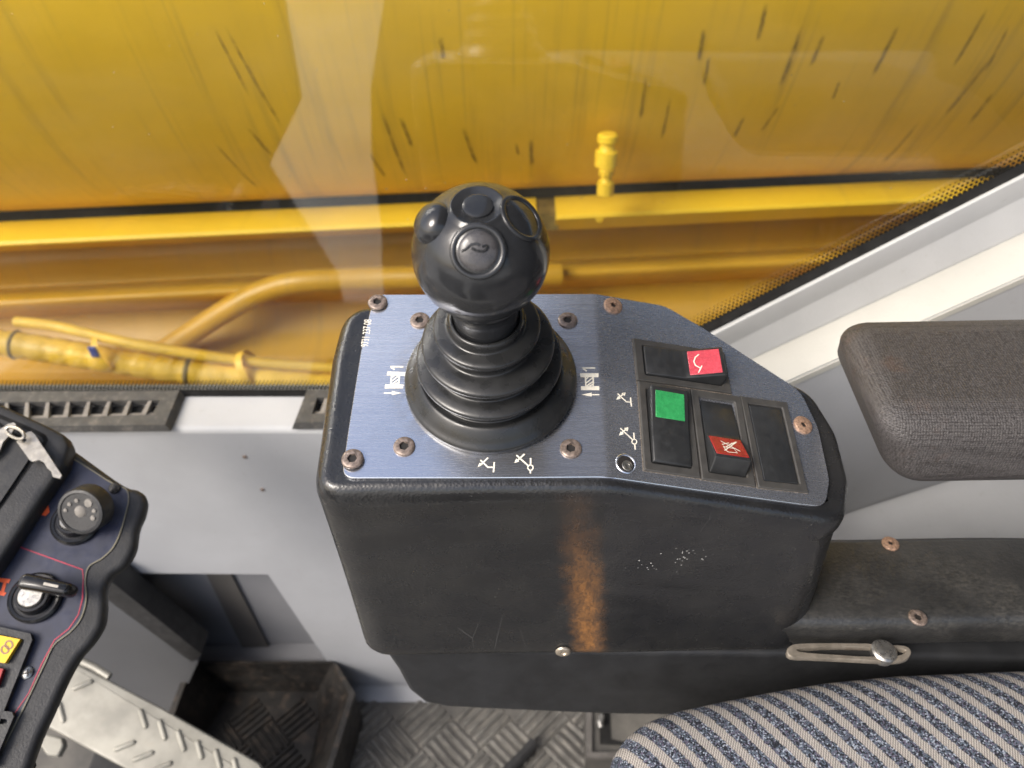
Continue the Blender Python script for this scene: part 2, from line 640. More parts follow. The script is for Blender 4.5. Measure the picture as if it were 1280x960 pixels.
    c = m.mix(stripe, be, bl)
    h = m.math('ADD', thread, m.math('MULTIPLY', vv.outputs['Distance'], -1.0))
    m.bump(h, .5, .0009)
    MAT['seat'] = m.fin(c, .85, 0, .25)
    MAT['ground'] = simple('yard_concrete', (.5, .49, .46), .9, vscale=.6)


def scuff_material():
    m = N('paint_scuff')
    uv = m.n('TexCoord').outputs['UV']
    s = m.sep(uv)
    n = m.noise(1, 4, .7, m.map((5, 1.6, 1), vec=uv))
    geo = m.noise(60, 5, .7)
    across = m.ramp(m.math('ABSOLUTE', m.math('SUBTRACT', s[0], .5)), .15, .5, 1, 0)
    along = m.math('MULTIPLY', m.ramp(s[1], 0, .25), m.ramp(s[1], .8, 1, 1, 0))
    a = m.math('MULTIPLY', m.math('MULTIPLY', across, along), m.ramp(geo, .33, .6, .35, 1))
    tr = m.n('BsdfTransparent')
    mx = m.n('MixShader')
    m.fin((.07, .055, .03), .6, 0, .3)
    m.l(m.math('MULTIPLY', a, .5), mx.inputs[0]); m.l(tr.outputs[0], mx.inputs[1]); m.l(m.b.outputs[0], mx.inputs[2])
    m.l(mx.outputs[0], m.out.inputs[0])
    return m.m


build_materials()
X = Vector((1, 0, 0))
Z = Vector((0, 0, 1))

# ================================================================ SETTING
D = 0.52            # cab wall plane
G = 0.572           # window plane
LEDGE = 1.05 - .526

# floor
bm = newbm()
flat(bm, [Vector((-1.6, -.3, 0)), Vector((1.6, -.3, 0)), Vector((1.6, .9, 0)), Vector((-1.6, .9, 0))])
floor = tag(obj('floor', bm, MAT['floor']), 'worn dark grey rubber mat with raised bar tread under the console', kind='structure')
floor['label'] = 'worn dark grey cab floor mat with raised five bar tread'
# five-bar tread on the floor, one joined relief
def tread(bm, x0, x1, y0, y1, pitch=.046, z=0.0, keep=lambda x, y: True, bar=.034, wid=.0042, h=.0022):
    i = 0
    ny = int((y1 - y0) / (pitch / 2)) + 1
    nx = int((x1 - x0) / pitch) + 1
    for r in range(ny):
        for c in range(nx):
            cx = x0 + (c + (r % 2) * .5) * pitch
            cy = y0 + r * pitch * .5
            if not keep(cx, cy): continue
            a = radians(45) if r % 2 else radians(-45)
            dx, dy = cos(a), sin(a)
            for k in range(-2, 3):
                ox, oy = -dy * k * wid * 1.72, dx * k * wid * 1.72
                L = bar / 2
                p = []
                for (u, v) in ((-L, -wid / 2), (L, -wid / 2), (L, wid / 2), (-L, wid / 2)):
                    p.append((cx + ox + dx * u - dy * v, cy + oy + dy * u + dx * v))
                b4 = [bm.verts.new((q[0], q[1], z)) for q in p]
                s = .62
                mx_ = sum(q[0] for q in p) / 4; my_ = sum(q[1] for q in p) / 4
                t4 = []
                for (u, v) in ((-L + .0015, -wid / 4), (L - .0015, -wid / 4), (L - .0015, wid / 4), (-L + .0015, wid / 4)):
                    t4.append(bm.verts.new((cx + ox + dx * u - dy * v, cy + oy + dy * u + dx * v, z + h)))
                bm.faces.new(t4)
                for q in range(4):
                    bm.faces.new((b4[q], b4[(q + 1) % 4], t4[(q + 1) % 4], t4[q]))
bm = newbm()
tread(bm, -.40, .22, .12, .51, .080, 0.0, lambda x, y: True, .056, .0068, .0026)
tr_ = tag(obj('tread_relief', bm, MAT['tread'], floor, smooth=0), kind='stuff')

# cab wall (front sheet with the foot recess cut out)
cream_line = [on_y(px, py, D) for px, py in ((986, 475), (1152, 399), (1280, 344))]
cdir = (cream_line[2] - cream_line[0]).normalized()
cl_lo = cream_line[0] + cdir * ((LEDGE - cream_line[0].z) / cdir.z)
cl_hi = cream_line[0] + cdir * 1.2
hole_px = [(120, 716), (335, 718), (414, 834), (240, 838), (150, 765), (120, 740)]
hole = [on_y(px, py, D) for px, py in hole_px]
outer = [Vector((-1.2, D, 0)), Vector((1.5, D, 0)), Vector((1.5, D, cl_hi.z)), cl_hi, cream_line[0], cl_lo, Vector((-1.2, D, LEDGE - .006))]
outer[5] = Vector((cl_lo.x, D, LEDGE - .006))
bm = newbm()
for loop in (outer, hole):
    vsl = [bm.verts.new(p) for p in loop]
    for i in range(len(vsl)):
        bm.edges.new((vsl[i - 1], vsl[i]))
bmesh.ops.triangle_fill(bm, use_beauty=True, edges=bm.edges[:])
wall = obj('wall', bm, MAT['cab'], smooth=0)
tag(wall, 'grey painted cab wall below the window with foot recess', kind='structure')
# ledge under the window with a rolled edge
bm = newbm()
prof = [(G + .01, LEDGE + .001), (D + .006, LEDGE)] + [(D + .006 - .006 * sin(a), LEDGE - .006 + .006 * cos(a)) for a in (pi / 8, pi / 4, 3 * pi / 8, pi / 2)]
loft(bm, [[Vector((xx, y, z)) for y, z in prof] for xx in (-1.2, cl_lo.x + .35)], closed=False)
obj('window_ledge', bm, MAT['cab_trim'], wall, smooth=50)
# base flange at the foot of the wall
bm = newbm()
prof = [(D - .001, .02), (D - .002, .012), (D - .014, .004), (D - .016, .0002)]
x0 = on_y(412, 860, D).x
loft(bm, [[Vector((xx, y, z)) for y, z in prof] for xx in (x0, 1.2)], closed=False)
obj('skirting', bm, MAT['cab'], wall, smooth=50)
# recess behind the hole
bm = newbm()
back = [p + Vector((0, .036, 0)) for p in hole]
loft(bm, [hole, back], True, False, True)
obj('recess', bm, MAT['cab_dark'], wall, smooth=0)
bm = newbm()
Yr = D + .032
prism(bm, [on_y(px, py, Yr) for px, py in ((244, 690), (274, 690), (352, 840), (318, 840))], Vector((0, -1, 0)), .003)
obj('recess_brace', bm, MAT['brace'], wall, smooth=0)
bm = newbm()
prism(bm, [on_y(px, py, D - .03) for px, py in ((90, 722), (146, 735), (250, 822), (215, 900), (90, 900))], Vector((0, -1, 0)), .02)
obj('kick_panel', bm, MAT['kick'], wall, smooth=0)
bm = newbm()
prism(bm, [on_y(px, py, D - .034) for px, py in ((100, 718), (140, 728), (252, 818), (240, 828), (128, 745), (100, 738))], Vector((0, -1, 0)), .03)
obj('kick_edge', bm, MAT['dash_black'], wall, smooth=0)
# two plugged screw holes on the wall face
lm = None
for px, py in ((306, 571), (328, 612)):
    if lm is None:
        b2 = newbm()
        lathe(b2, [(0, .0012), (.002, .001), (.0026, 0)], Matrix.Rotation(radians(90), 4, 'X'), 12)
        lm = mesh_from('rivet', b2, MAT['screw'])
    link('rivet', lm, wall, Matrix.Translation(on_y(px, py, D)))

# folded trim bands along the sloping window edge
def band_line(p0, p1, Y):
    a, b = on_y(*p0, Y), on_y(*p1, Y)
    return a + (a - b) * .45, b + (b - a) * .9
specs = [((882, 415.5), (1280, 214.5), G - .001), ((885, 417), (1280, 216.5), G - .010), ((887, 418), (1280, 218), G - .0130), ((889, 420), (1280, 221), G - .0150), ((892, 422), (1280, 224), G - .0152),
         ((911, 430), (1280, 245), G - .0085), ((914, 431.5), (1280, 248), G - .0085),
         ((940, 446.5), (1280, 289), G - .0165), ((942, 448), (1280, 291), G - .0158), ((943.5, 449), (1280, 292.5), G - .0180),
         ((984, 473.5), (1280, 342), D + .0035), ((986, 475.5), (1280, 344.5), D + .0008), ((988, 477.5), (1280, 347), D - .0008), ((992, 482), (1280, 353), D - .0006)]
ls = [band_line(*s) for s in specs]
def bandmesh(i0, i1):
    b = newbm()
    loft(b, [[ls[i][0] for i in range(i0, i1 + 1)], [ls[i][1] for i in range(i0, i1 + 1)]], closed=False)
    return b
pillar = thing('window_pillar', 'pale grey folded pillar trim sloping along the lower right edge of the window', 'pillar trim', ls[6][0])
obj('inner_band', bandmesh(0, 8), MAT['cab_trim'], pillar, smooth=60)
obj('outer_band', bandmesh(8, 13), MAT['cab_cream'], pillar, smooth=60)
# sloping shelf panel low on the right
bm = newbm()
tl, tr2 = on_y(1040, 648, D - .0015), on_y(1330, 555, D - .0015)
dd = (tr2 - tl)
rows = []
for Yo, dz in ((.0015, .0), (.004, -.004), (.010, -.008), (.055, -.05), (.06, -.3)):
    rows.append([Vector((p.x, D - Yo, p.z + dz)) for p in (tl - dd * .3, tl, tr2, tr2 + dd * .8)])
loft(bm, rows, closed=False)
sh = obj('lower_panel', bm, MAT['cab_trim'], wall, smooth=50)

# window: pane, gasket, frit
win = thing('side_window', 'large dusty cab window with black rubber seal and dotted edge', 'window', Vector((0, G, LEDGE)))
bm = newbm()
prism(bm, [Vector((-1.3, G, LEDGE - .01)), Vector((1.5, G, LEDGE - .01)), Vector((1.5, G, 1.45)), Vector((-1.3, G, 1.45))], Vector((0, -1, 0)), .005)
obj('pane', bm, MAT['glass'], win, smooth=0)
ga, gb = band_line((879, 409), (1280, 206), G - .0015)
gdir = (gb - ga).normalized()
gn = Vector((-gdir.z, 0, gdir.x))          # up-left across the seal
bm = newbm()
sec = [(-.014, .0), (-.014, -.009), (.0, -.009), (.0018, -.005), (.0024, .0)]
loft(bm, [[e + gn * a + Vector((0, b, 0)) for a, b in sec] for e in (ga, gb)], closed=True, cap0=True, cap1=True)
loft(bm, [[Vector((xx, G - .0015 + b, LEDGE + .003 + a)) for a, b in ((-.004, 0), (-.004, -.006), (.0005, -.006), (.002, -.003), (.002, 0))] for xx in (-1.2, .3)], closed=True, cap0=True, cap1=True)
obj('seal', bm, MAT['gasket'], win, smooth=40)
bm = newbm()
def dot(bm, c, r):
    bm.faces.new([bm.verts.new(c + Vector((r * cos(k * pi / 4), 0, r * sin(k * pi / 4)))) for k in range(8)])
Lg = (gb - ga).length
pt = .0040
for r_ in range(5):
    n_ = int(Lg / pt)
    for k in range(n_):
        s = (k + .5 * (r_ % 2)) * pt
        c = ga + gdir * s + gn * (.0024 + r_ * .0032)
        if c.z < LEDGE + .005: continue
        c.y = G - .0007
        dot(bm, c, .00160 - .00026 * r_)
for r_ in range(4):
    for k in range(int(1.1 / .0038)):
        c = Vector((-1.0 + (k + .5 * (r_ % 2)) * .0038, G - .0007, LEDGE + .0062 + r_ * .0030))
        dot(bm, c, .0018 - .0003 * r_)
tag(obj('frit_dots', bm, MAT['frit'], win, smooth=0), kind='stuff')

# unseen cab shell added for shade and reflections: roof, rear wall, gapped far side
bm = newbm()
sec = [(G + .01, 1.12), (.46, 1.60), (.1, 1.80), (-.92, 1.80), (-.92, 1.84), (.12, 1.84), (.50, 1.62), (G + .05, 1.12)]  # front edge brought low to darken the reflection in the faceplate's right half
loft(bm, [[Vector((xx, y, z)) for y, z in sec] for xx in (.02, 1.35)], True, True, True)
tag(obj('shade_roof', bm, MAT['liner'], smooth=0), 'unseen dark roof added over the seat to darken reflections', kind='structure')
bm = newbm()
prism(bm, [Vector((1.3, D, 0)), Vector((1.3, -.92, 0)), Vector((1.3, -.92, 1.8)), Vector((1.3, .3, 1.7)), Vector((1.3, D, 1.1))], Vector((-1, 0, 0)), .04)
tag(obj('shade_rear_wall', bm, MAT['liner'], smooth=0), 'unseen dark rear wall added to shade the cab', kind='structure')
def mirrored(px, py, Y=-.90):
    """the point of the far cab side that shows in the pane at this place of the picture"""
    r = ray(px, py)
    t = (2 * G - Y) / r.y
    return (r.x * t, CAM.z + r.z * t)
gap_l = [mirrored(*p) for p in ((345, -40), (356, 30), (374, 130), (333, 214), (372, 275), (420, 352))]  # added panels' edges, shaped so their gap reflects as a bright band
gap_r = [mirrored(*p) for p in ((478, 352), (476, 280), (464, 190), (463, 110), (474, 40), (486, -40))]
for quad in (gap_r + [(1.3, gap_r[-1][1]), (1.3, -.6), (gap_r[0][0], -.6)], gap_l + [(gap_l[-1][0], -.6), (-3, -.6), (-3, gap_l[0][1])]):
    bm = newbm()
    prism(bm, [Vector((x_, -.90, z_)) for x_, z_ in quad], Vector((0, 1, 0)), .04)
    tag(obj('reflection_panel', bm, MAT['liner'], smooth=0), 'unseen dark side panel with its edge shaped for the pane reflection', kind='structure')

# ground outside (below the cab)
bm = newbm()
flat(bm, [Vector((-300, -300, -1.3)), Vector((300, -300, -1.3)), Vector((300, 300, -1.3)), Vector((-300, 300, -1.3))])
tag(obj('ground', bm, MAT['ground'], smooth=0), 'pale concrete yard below the cab', kind='structure')

# ================================================================ CRANE OUTSIDE
zb = 1.05 - .654
bA, bB = on_z(0, 274, zb), on_z(1200, 220, zb)
E_ = (bB - bA).normalized()
def prof_pts(lst):
    """(py at the picture's middle column, distance) -> points on the section through x=0"""
    return [on_y(640, py, y) for py, y in lst]
Y0 = bA.y + (bB.y - bA.y) * ((0 - bA.x) / (bB.x - bA.x))      # distance of the rail line at x=0
def sweep(bm, pts, s0, s1, closed=False, caps=False, n=2):
    rings = [[p + E_ * (s0 + (s1 - s0) * i / (n - 1)) for p in pts] for i in range(n)]
    loft(bm, rings, closed, caps, caps)
boom = thing('crane_boom', 'yellow scratched telescopic crane boom filling the view beyond the window', 'crane boom', Vector((0, Y0, zb)))
up_ = prof_pts([(-260, Y0 - .19), (-120, Y0 - .20), (0, Y0 - .185), (90, Y0 - .155), (160, Y0 - .115), (202, Y0 - .075), (226, Y0 - .035), (238, Y0 + .006)])
boom_prof = catmull(up_, 10)
shell = boom_prof + [boom_prof[-1] + Vector((0, .45, 0)), Vector((0, up_[0].y + .6, up_[0].z + .3)), Vector((0, up_[0].y + .2, up_[0].z + .42)), Vector((0, up_[0].y + .05, up_[0].z + .3))]
bm = newbm(); sweep(bm, shell, -3, 4, True, True)
obj('boom_shell', bm, MAT['boom'], boom, smooth=40)
bm = newbm()
zs_ = on_y(640, 235, Y0).z
sweep(bm, [Vector((0, Y0 - .004, zs_)), Vector((0, Y0 - .010, zb + .001)), Vector((0, Y0 + .3, zb + .001)), Vector((0, Y0 + .3, zs_))], -3, 4, True, True)
obj('slide_seal', bm, MAT['gasket'], boom, smooth=0)
# rail in two lengths with a dark joint bracket
def sx_of(px, py):            # arc length along the boom of a picture point at rail height
    p = on_z(px, py, zb)
    return (p - Vector((0, Y0, zb))).dot(E_)
depth = .075
def rail(s0, s1, th):
    b = newbm()
    sec = [(Y0 + .06, zb), (Y0 - depth + .006, zb), (Y0 - depth + .0015, zb - .002), (Y0 - depth, zb - .006), (Y0 - depth + .022, zb - th), (Y0 + .06, zb - th)]
    sweep(b, [Vector((0, y, z)) for y, z in sec], s0, s1, True, True)
    return obj('flange_rail', b, MAT['boom_bright'], boom, smooth=50)
rail(-3, sx_of(671, 250), .030)
rail(sx_of(695, 250), 4, .040)
bm = newbm()
s0, s1 = sx_of(671, 250), sx_of(695, 250)
sweep(bm, [Vector((0, y, z)) for y, z in ((Y0 + .05, zb - .004), (Y0 - depth + .012, zb - .004), (Y0 - depth + .012, zb - .034), (Y0 + .05, zb - .034))], s0 - .005, s1 + .005, True, True)
obj('joint_bracket', bm, MAT['tie'], boom, smooth=0)
# grease fittings
def at_boom(px, py, y):
    return on_y(px, py, y)
fa = on_y(758, 236, Y0 - .065 + .02)
def fitting(px, py, ydist, r, h):
    b = newbm()
    prof = [(0, -h * .5), (r * .55, -h * .5), (r * .6, -h * .46), (r, -h * .45), (r, -h * .02), (r * .82, 0), (r * .68, h * .06), (r * .68, h * .22), (r * .9, h * .26), (r * .9, h * .44), (r * .7, h * .5), (0, h * .5)]
    lathe(b, prof, Matrix.Translation(on_y(px, py, ydist)) @ Matrix.Rotation(radians(-8), 4, 'X'), 24)
    return obj('grease_fitting', b, MAT['boom_bright'], boom, smooth=40)
fitting(758.5, 188, Y0 - .135, .0168, .050)
fitting(757.5, 227, Y0 - .10, .0135, .044)
b = newbm()
lathe(b, [(0, .006), (.007, .005), (.0085, 0)], frame(on_y(749, 268 + 4, Y0 - depth + .02), X, Z), 6)
obj('bolt_head', b, MAT['boom_bright'], boom)
# scuff marks on the boom skin
lens_ = [0]
for a, b in zip(boom_prof, boom_prof[1:]):
    lens_.append(lens_[-1] + (b - a).length)
def boom_at(s, t):
    t = max(0, min(lens_[-1] - 1e-5, t))
    i = max(k for k in range(len(lens_)) if lens_[k] <= t)
    i = min(i, len(boom_prof) - 2)
    f = (t - lens_[i]) / (lens_[i + 1] - lens_[i])
    p = boom_prof[i].lerp(boom_prof[i + 1], f)
    d = (boom_prof[i + 1] - boom_prof[i]).normalized()
    nrm = E_.cross(d).normalized()
    if nrm.y > 0: nrm = -nrm
    return p + E_ * s + nrm * .0007
def boom_st(px, py):
    """nearest (s,t) of the boom skin under a picture point"""
    best = None
    r = ray(px, py)
    for i in range(len(boom_prof) - 1):
        a, b = boom_prof[i], boom_prof[i + 1]
        n = E_.cross(b - a).normalized()
        den = r.dot(n)
        if abs(den) < 1e-9: continue
        k = (a - CAM).dot(n) / den
        q = CAM + r * k
        d = b - a
        f = (q - a)
        s = f.dot(E_); f = f - E_ * s
        tt = f.dot(d) / d.dot(d)
        if -.02 <= tt <= 1.02:
            if best is None or k < best[0]:
                best = (k, s, lens_[i] + tt * d.length)
    return (best[1], best[2]) if best else None
scuffs = [((880, 34), (873, 78), 6), ((887, 68), (879, 108), 5), ((958, 2), (947, 52), 6), ((1003, 30), (974, 112), 6), ((1030, 42), (1012, 84), 6), ((1123, 30), (1090, 95), 6),
          ((1235, 8), (1190, 85), 5), ((1240, 70), (1180, 145), 5), ((1241, 115), (1210, 155), 5), ((808, 95), (800, 150), 5), ((578, 158), (596, 206), 6), ((500, 145), (516, 185), 6),
          ((476, 135), (508, 220), 4), ((663, 172), (665, 208), 6), ((645, 178), (648, 194), 4), ((930, 145), (917, 172), 5), ((1050, 100), (1040, 125), 4),
          ((280, 30), (352, 158), 3.5), ((266, 30), (312, 120), 3), ((308, 158), (342, 196), 4), ((266, 175), (325, 236), 3), ((462, 190), (482, 222), 4), ((550, 45), (554, 75), 6), ((975, 130), (950, 165), 4),
          ((1262, 30), (1230, 90), 4), ((838, 120), (826, 175), 4), ((1150, 150), (1100, 205), 4)]
for (p0, p1, w) in scuffs:
    a, b = boom_st(*p0), boom_st(*p1)
    if not a or not b: continue
    bm = newbm()
    uvl = bm.loops.layers.uv.new('UVMap')
    K = 8
    hw = w * .5 * .95 / F * 1.35
    rows = []
    for i in range(K + 1):
        u = i / K
        s, t = a[0] + (b[0] - a[0]) * u, a[1] + (b[1] - a[1]) * u
        wob = random.uniform(-.15, .15) * hw
        rows.append((bm.verts.new(boom_at(s - hw + wob, t)), bm.verts.new(boom_at(s + hw + wob, t))))
    for i in range(K):
        f = bm.faces.new((rows[i][0], rows[i][1], rows[i + 1][1], rows[i + 1][0]))
        for lp, uvv in zip(f.loops, ((0, i / K), (1, i / K), (1, (i + 1) / K), (0, (i + 1) / K))):
            lp[uvl].uv = uvv
    obj('scuff_mark', bm, MAT['scuff'], boom, smooth=0)

# carrier body below the boom
car = thing('crane_carrier', 'yellow pressed steel body below the boom, its paint toned for shade, seen through the window', 'crane body', Vector((0, Y0, zb - .2)))
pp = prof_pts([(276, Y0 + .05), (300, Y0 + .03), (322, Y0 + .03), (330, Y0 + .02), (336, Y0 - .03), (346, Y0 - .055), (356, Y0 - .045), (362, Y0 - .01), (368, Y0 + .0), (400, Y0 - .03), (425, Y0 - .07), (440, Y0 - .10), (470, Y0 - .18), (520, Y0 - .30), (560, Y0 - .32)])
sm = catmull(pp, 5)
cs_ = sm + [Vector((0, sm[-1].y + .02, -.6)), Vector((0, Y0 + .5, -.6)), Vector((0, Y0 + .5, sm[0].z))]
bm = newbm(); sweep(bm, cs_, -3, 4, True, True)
obj('body_panel', bm, MAT['boom_shaded'], car, smooth=45)
# bent pipe in front of it
bm = newbm()
path = [on_y(px, py, y) for px, py, y in ((150, 470, Y0 - .15), (215, 432, Y0 - .13), (290, 384, Y0 - .11), (335, 362, Y0 - .10), (380, 352, Y0 - .10), (470, 348, Y0 - .09), (560, 346, Y0 - .09), (700, 343, Y0 - .06))]
tube(bm, catmull(path, 8), .020, 20)
tag(obj('bent_pipe', bm, MAT['boom_shaded'], smooth=60), 'bent yellow pipe rising behind the hoses outside the window', 'pipe')
# hoses
bm = newbm()
path = catmull([on_y(px, py, y) for px, py, y in ((-120, 410, Y0 - .26), (0, 428, Y0 - .26), (80, 440, Y0 - .265), (150, 452, Y0 - .27), (230, 464, Y0 - .27), (320, 474, Y0 - .27), (430, 486, Y0 - .27), (560, 500, Y0 - .27))], 14)
rad = []
for i in range(len(path)):
    rad.append(.0215 if i % 5 else .0195)
tube(bm, path, .02, 20, rad)
hose = thing('wrapped_hose', 'thick yellow hose wrapped in tape running just above the window ledge', 'hose', path[0])
obj('wrapped_tube', bm, MAT['hose'], hose, smooth=60)
def ring_at(i, r, h, mat, name, par, tilt=.0):
    d = (path[i + 1] - path[i - 1]).normalized()
    b = newbm()
    lathe(b, [(r - .002, -h), (r, -h * .9), (r + .0015, 0), (r, h * .9), (r - .002, h)], frame(path[i], d.cross(Z).normalized(), d.cross(d.cross(Z)).normalized() * -1), 24)
    return obj(name, b, mat, par)
ring_at(17, .0225, .003, MAT['tie'], 'cable_tie', hose)
ring_at(57, .0225, .004, MAT['tie'], 'cable_tie', hose)
bm = newbm()
rbox(bm, .012, .004, .02, Matrix.Translation(on_y(120, 446, Y0 - .297)), .001)
obj('blue_tag', bm, MAT['blue_tag'], hose)
bm = newbm()
p2 = catmull([on_y(px, py, y) for px, py, y in ((20, 402, Y0 - .24), (70, 408, Y0 - .25), (140, 424, Y0 - .27), (200, 436, Y0 - .275), (270, 447, Y0 - .27), (340, 455, Y0 - .26), (430, 461, Y0 - .25), (560, 466, Y0 - .24))], 10)
tube(bm, p2, .0085, 14)
tag(obj('thin_hose', bm, MAT['hose'], smooth=60), 'thin yellow hose tied along the top of the wrapped hose', 'hose')
bm = newbm()
tube(bm, [p + Vector((.0, .02, -.016)) for p in p2[24:]], .0075, 14)
tag(obj('thin_hose', bm, MAT['hose'], smooth=60), 'short thin yellow hose between the wrapped hose and the upper thin hose', 'hose')
# strap round both hoses
for (px, py, yy) in ((137, 441, Y0 - .27), (313, 462, Y0 - .265)):
    b = newbm()
    c = on_y(px, py, yy)
    M = frame(c, Vector((0, 1, 0)), Vector((-.35, 0, 1)))
    ell = [M @ Vector((.027 * cos(t), .034 * sin(t), 0)) for t in [2 * pi * k / 28 for k in range(28)]]
    nz_ = M.to_3x3() @ Vector((0, 0, 1))
    loft(b, [[p - nz_ * .006 for p in ell], [p + nz_ * .006 for p in ell]], True)
    o = obj('strap', b, MAT['hose'], hose, smooth=60)

# ================================================================ CONSOLE
T = radians(15)
P0 = CAM + FW * .428
V = Vector((0, cos(T), sin(T)))
NL = Vector((0, -sin(T), cos(T)))
UB = .0500                                  # fold line of the face plate
FOLD = radians(14)
XR = X * cos(FOLD) - NL * sin(FOLD)
NR = NL * cos(FOLD) + X * sin(FOLD)
PF = P0 + X * UB
def surf(u, v, h=0.0):
    """face-plate surface: u to the right (unfolded), v away from the seat, h above it"""
    w = .0018
    if u <= UB - w: return P0 + X * u + V * v + NL * h
    if u >= UB + w: return PF + XR * (u - UB) + V * v + NR * h
    a = P0 + X * (UB - w); b = PF; c = PF + XR * w
    t = (u - UB + w) / (2 * w)
    p = a * (1 - t) ** 2 + b * 2 * t * (1 - t) + c * t * t
    n = (NL * (1 - t) + NR * t).normalized()
    return p + V * v + n * h
def uv_of(px, py):
    p = on(px, py, P0, NL)
    u = (p - P0).dot(X)
    if u <= UB: return Vector((u, (p - P0).dot(V)))
    p = on(px, py, PF, NR)
    return Vector((UB + (p - PF).dot(XR), (p - PF).dot(V)))
def pl(px, py, h=0.0):
    q = uv_of(px, py)
    return surf(q.x, q.y, h)
def pl_frame(px, py, h=0.0):
    q = uv_of(px, py)
    return frame(surf(q.x, q.y, h), X if q.x <= UB else XR, V)

plate_px = [(468, 369), (600, 368.5), (740, 368), (831, 383), (880, 411.5), (1000, 489), (1022, 535), (1036, 600), (1031, 633), (1000, 630), (880, 613.5), (745, 596), (600, 597), (428, 597), (436, 540), (452, 440)]
rads = [.004, 0, 0, .02, .03, .018, .03, .02, .012, .01, 0, 0, 0, .0065, 0, 0]
uvp = [uv_of(*p) for p in plate_px]
uvp_r = list(reversed(uvp)); rads_r = list(reversed(rads))
out2 = round2d(uvp_r, rads_r, 6)
out2 = ccw(out2)
fine = resample(out2, .0025)

console = thing('control_console', 'black vinyl covered control box with navy faceplate beside the striped seat', 'control console', Vector((.03, .30, .49)))
# body
body_px = [(436, 382), (600, 384), (745, 384), (846, 398), (884, 424), (1016, 490), (1047, 540), (1062, 598), (1058, 651), (1000, 641), (880, 623), (745, 605), (600, 606), (397, 610), (407, 540), (421, 440)]
rb = [.022, 0, 0, .02, .03, .02, .03, .02, .018, .01, 0, 0, 0, .012, 0, 0]
buv = round2d(list(reversed([uv_of(*p) for p in body_px])), list(reversed(rb)), 8)
buv = resample(ccw(buv), .004)
def ring_uv(off, h):
    return [surf(q.x, q.y, h) for q in offset2d(buv, off)]
rings = [ring_uv(-.022, -.0022), ring_uv(-.010, -.0020), ring_uv(-.005, -.0018)]
Rr_ = .017
for k in range(0, 8):
    a = (k / 7) * pi / 2
    rings.append(ring_uv(-.003 + .0085 * sin(a), -.0016 - Rr_ * (1 - cos(a))))
last = rings[-1]
ZB = .5795
xs = [p.x for p in last]; ys = [p.y for p in last]
x_lo, x_hi, y_lo, y_hi = min(xs), max(xs), min(ys), max(ys)
xb_lo, xb_hi = on_y(450, 815, y_lo).x, on_y(1034, 800, y_lo).x
def wall_ring(t):
    out = []
    for p in last:
        fx = (p.x - x_lo) / (x_hi - x_lo)
        xb = xb_lo + (xb_hi - xb_lo) * fx
        z = p.z + (ZB - p.z) * t
        bow = .0025 * sin(pi * min(1, t * 1.05))
        yb = p.y
        if p.y < y_lo + .02:
            yb = p.y + bow * 1.2 * (1 - (p.y - y_lo) / .02)
        out.append(Vector((p.x + (xb - p.x) * t, yb, z)))
    return out
for t in (.08, .16, .26, .38, .5, .62, .74, .86, .94, .975):
    rings.append(wall_ring(t))
# tucked lower edge
r = wall_ring(1.0)
cx, cy = sum(p.x for p in r) / len(r), sum(p.y for p in r) / len(r)
rings.append([Vector((p.x + (cx - p.x) * .012, p.y + (cy - p.y) * .012, p.z)) for p in r])
rings.append([Vector((p.x + (cx - p.x) * .06, p.y + (cy - p.y) * .06, p.z - .002)) for p in r])
bm = newbm()
loft(bm, rings, True, True, True)
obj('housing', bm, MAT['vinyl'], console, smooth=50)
# skirt panel below
YS = y_lo + .010
bm = newbm()
sk = [(478, 812), (487, 824), (497, 838), (511, 864), (530, 879), (560, 885), (640, 889), (760, 894), (900, 896), (1330, 900), (1330, 825), (1000, 818)]
prism(bm, [on_y(px, py, YS) for px, py in sk], Vector((0, -1, 0)), .05)
o = obj('lower_cover', bm, MAT['skirt'], console, smooth=30)
md = o.modifiers.new('bevel', 'BEVEL'); md.width = .004; md.segments = 3; md.limit_method = 'ANGLE'; md.angle_limit = radians(50)

# face plate
bm = newbm()
TH = .0015
top = [surf(q.x, q.y, TH * .2) for q in fine]
e1 = [surf(q.x, q.y, TH * .2 - .0003) for q in offset2d(fine, .0003)]
e2 = [surf(q.x, q.y, -TH) for q in offset2d(fine, .0003)]
# split the cap along the fold so both halves stay flat
k = len(fine)
loft(bm, [top, e1, e2], True, False, False)
left = [i for i in range(k)]
def cap(bm, sel, h):
    pts = [q for q in sel]
    bm.faces.new([bm.verts.new(surf(q.x, q.y, h)) for q in pts])
def clip(poly, c, sign):
    out = []
    n = len(poly)
    for i in range(n):
        a, b = poly[i], poly[(i + 1) % n]
        ia, ib = (a.x - c) * sign <= 0, (b.x - c) * sign <= 0
        if ia: out.append(a)
        if ia != ib:
            t = (c - a.x) / (b.x - a.x)
            out.append(a.lerp(b, t))
    return out
edges_u = [UB - .0018 + .00045 * i for i in range(9)]
cap(bm, clip(fine, edges_u[0], 1), TH * .2)
cap(bm, clip(fine, edges_u[-1], -1), TH * .2)
for u0, u1 in zip(edges_u, edges_u[1:]):
    cap(bm, clip(clip(fine, u0, -1), u1, 1), TH * .2)
bmesh.ops.remove_doubles(bm, verts=bm.verts, dist=1e-6)
plate = obj('faceplate', bm, MAT['plate'], console, smooth=30)
PH = TH * .2 + .00012        # print height

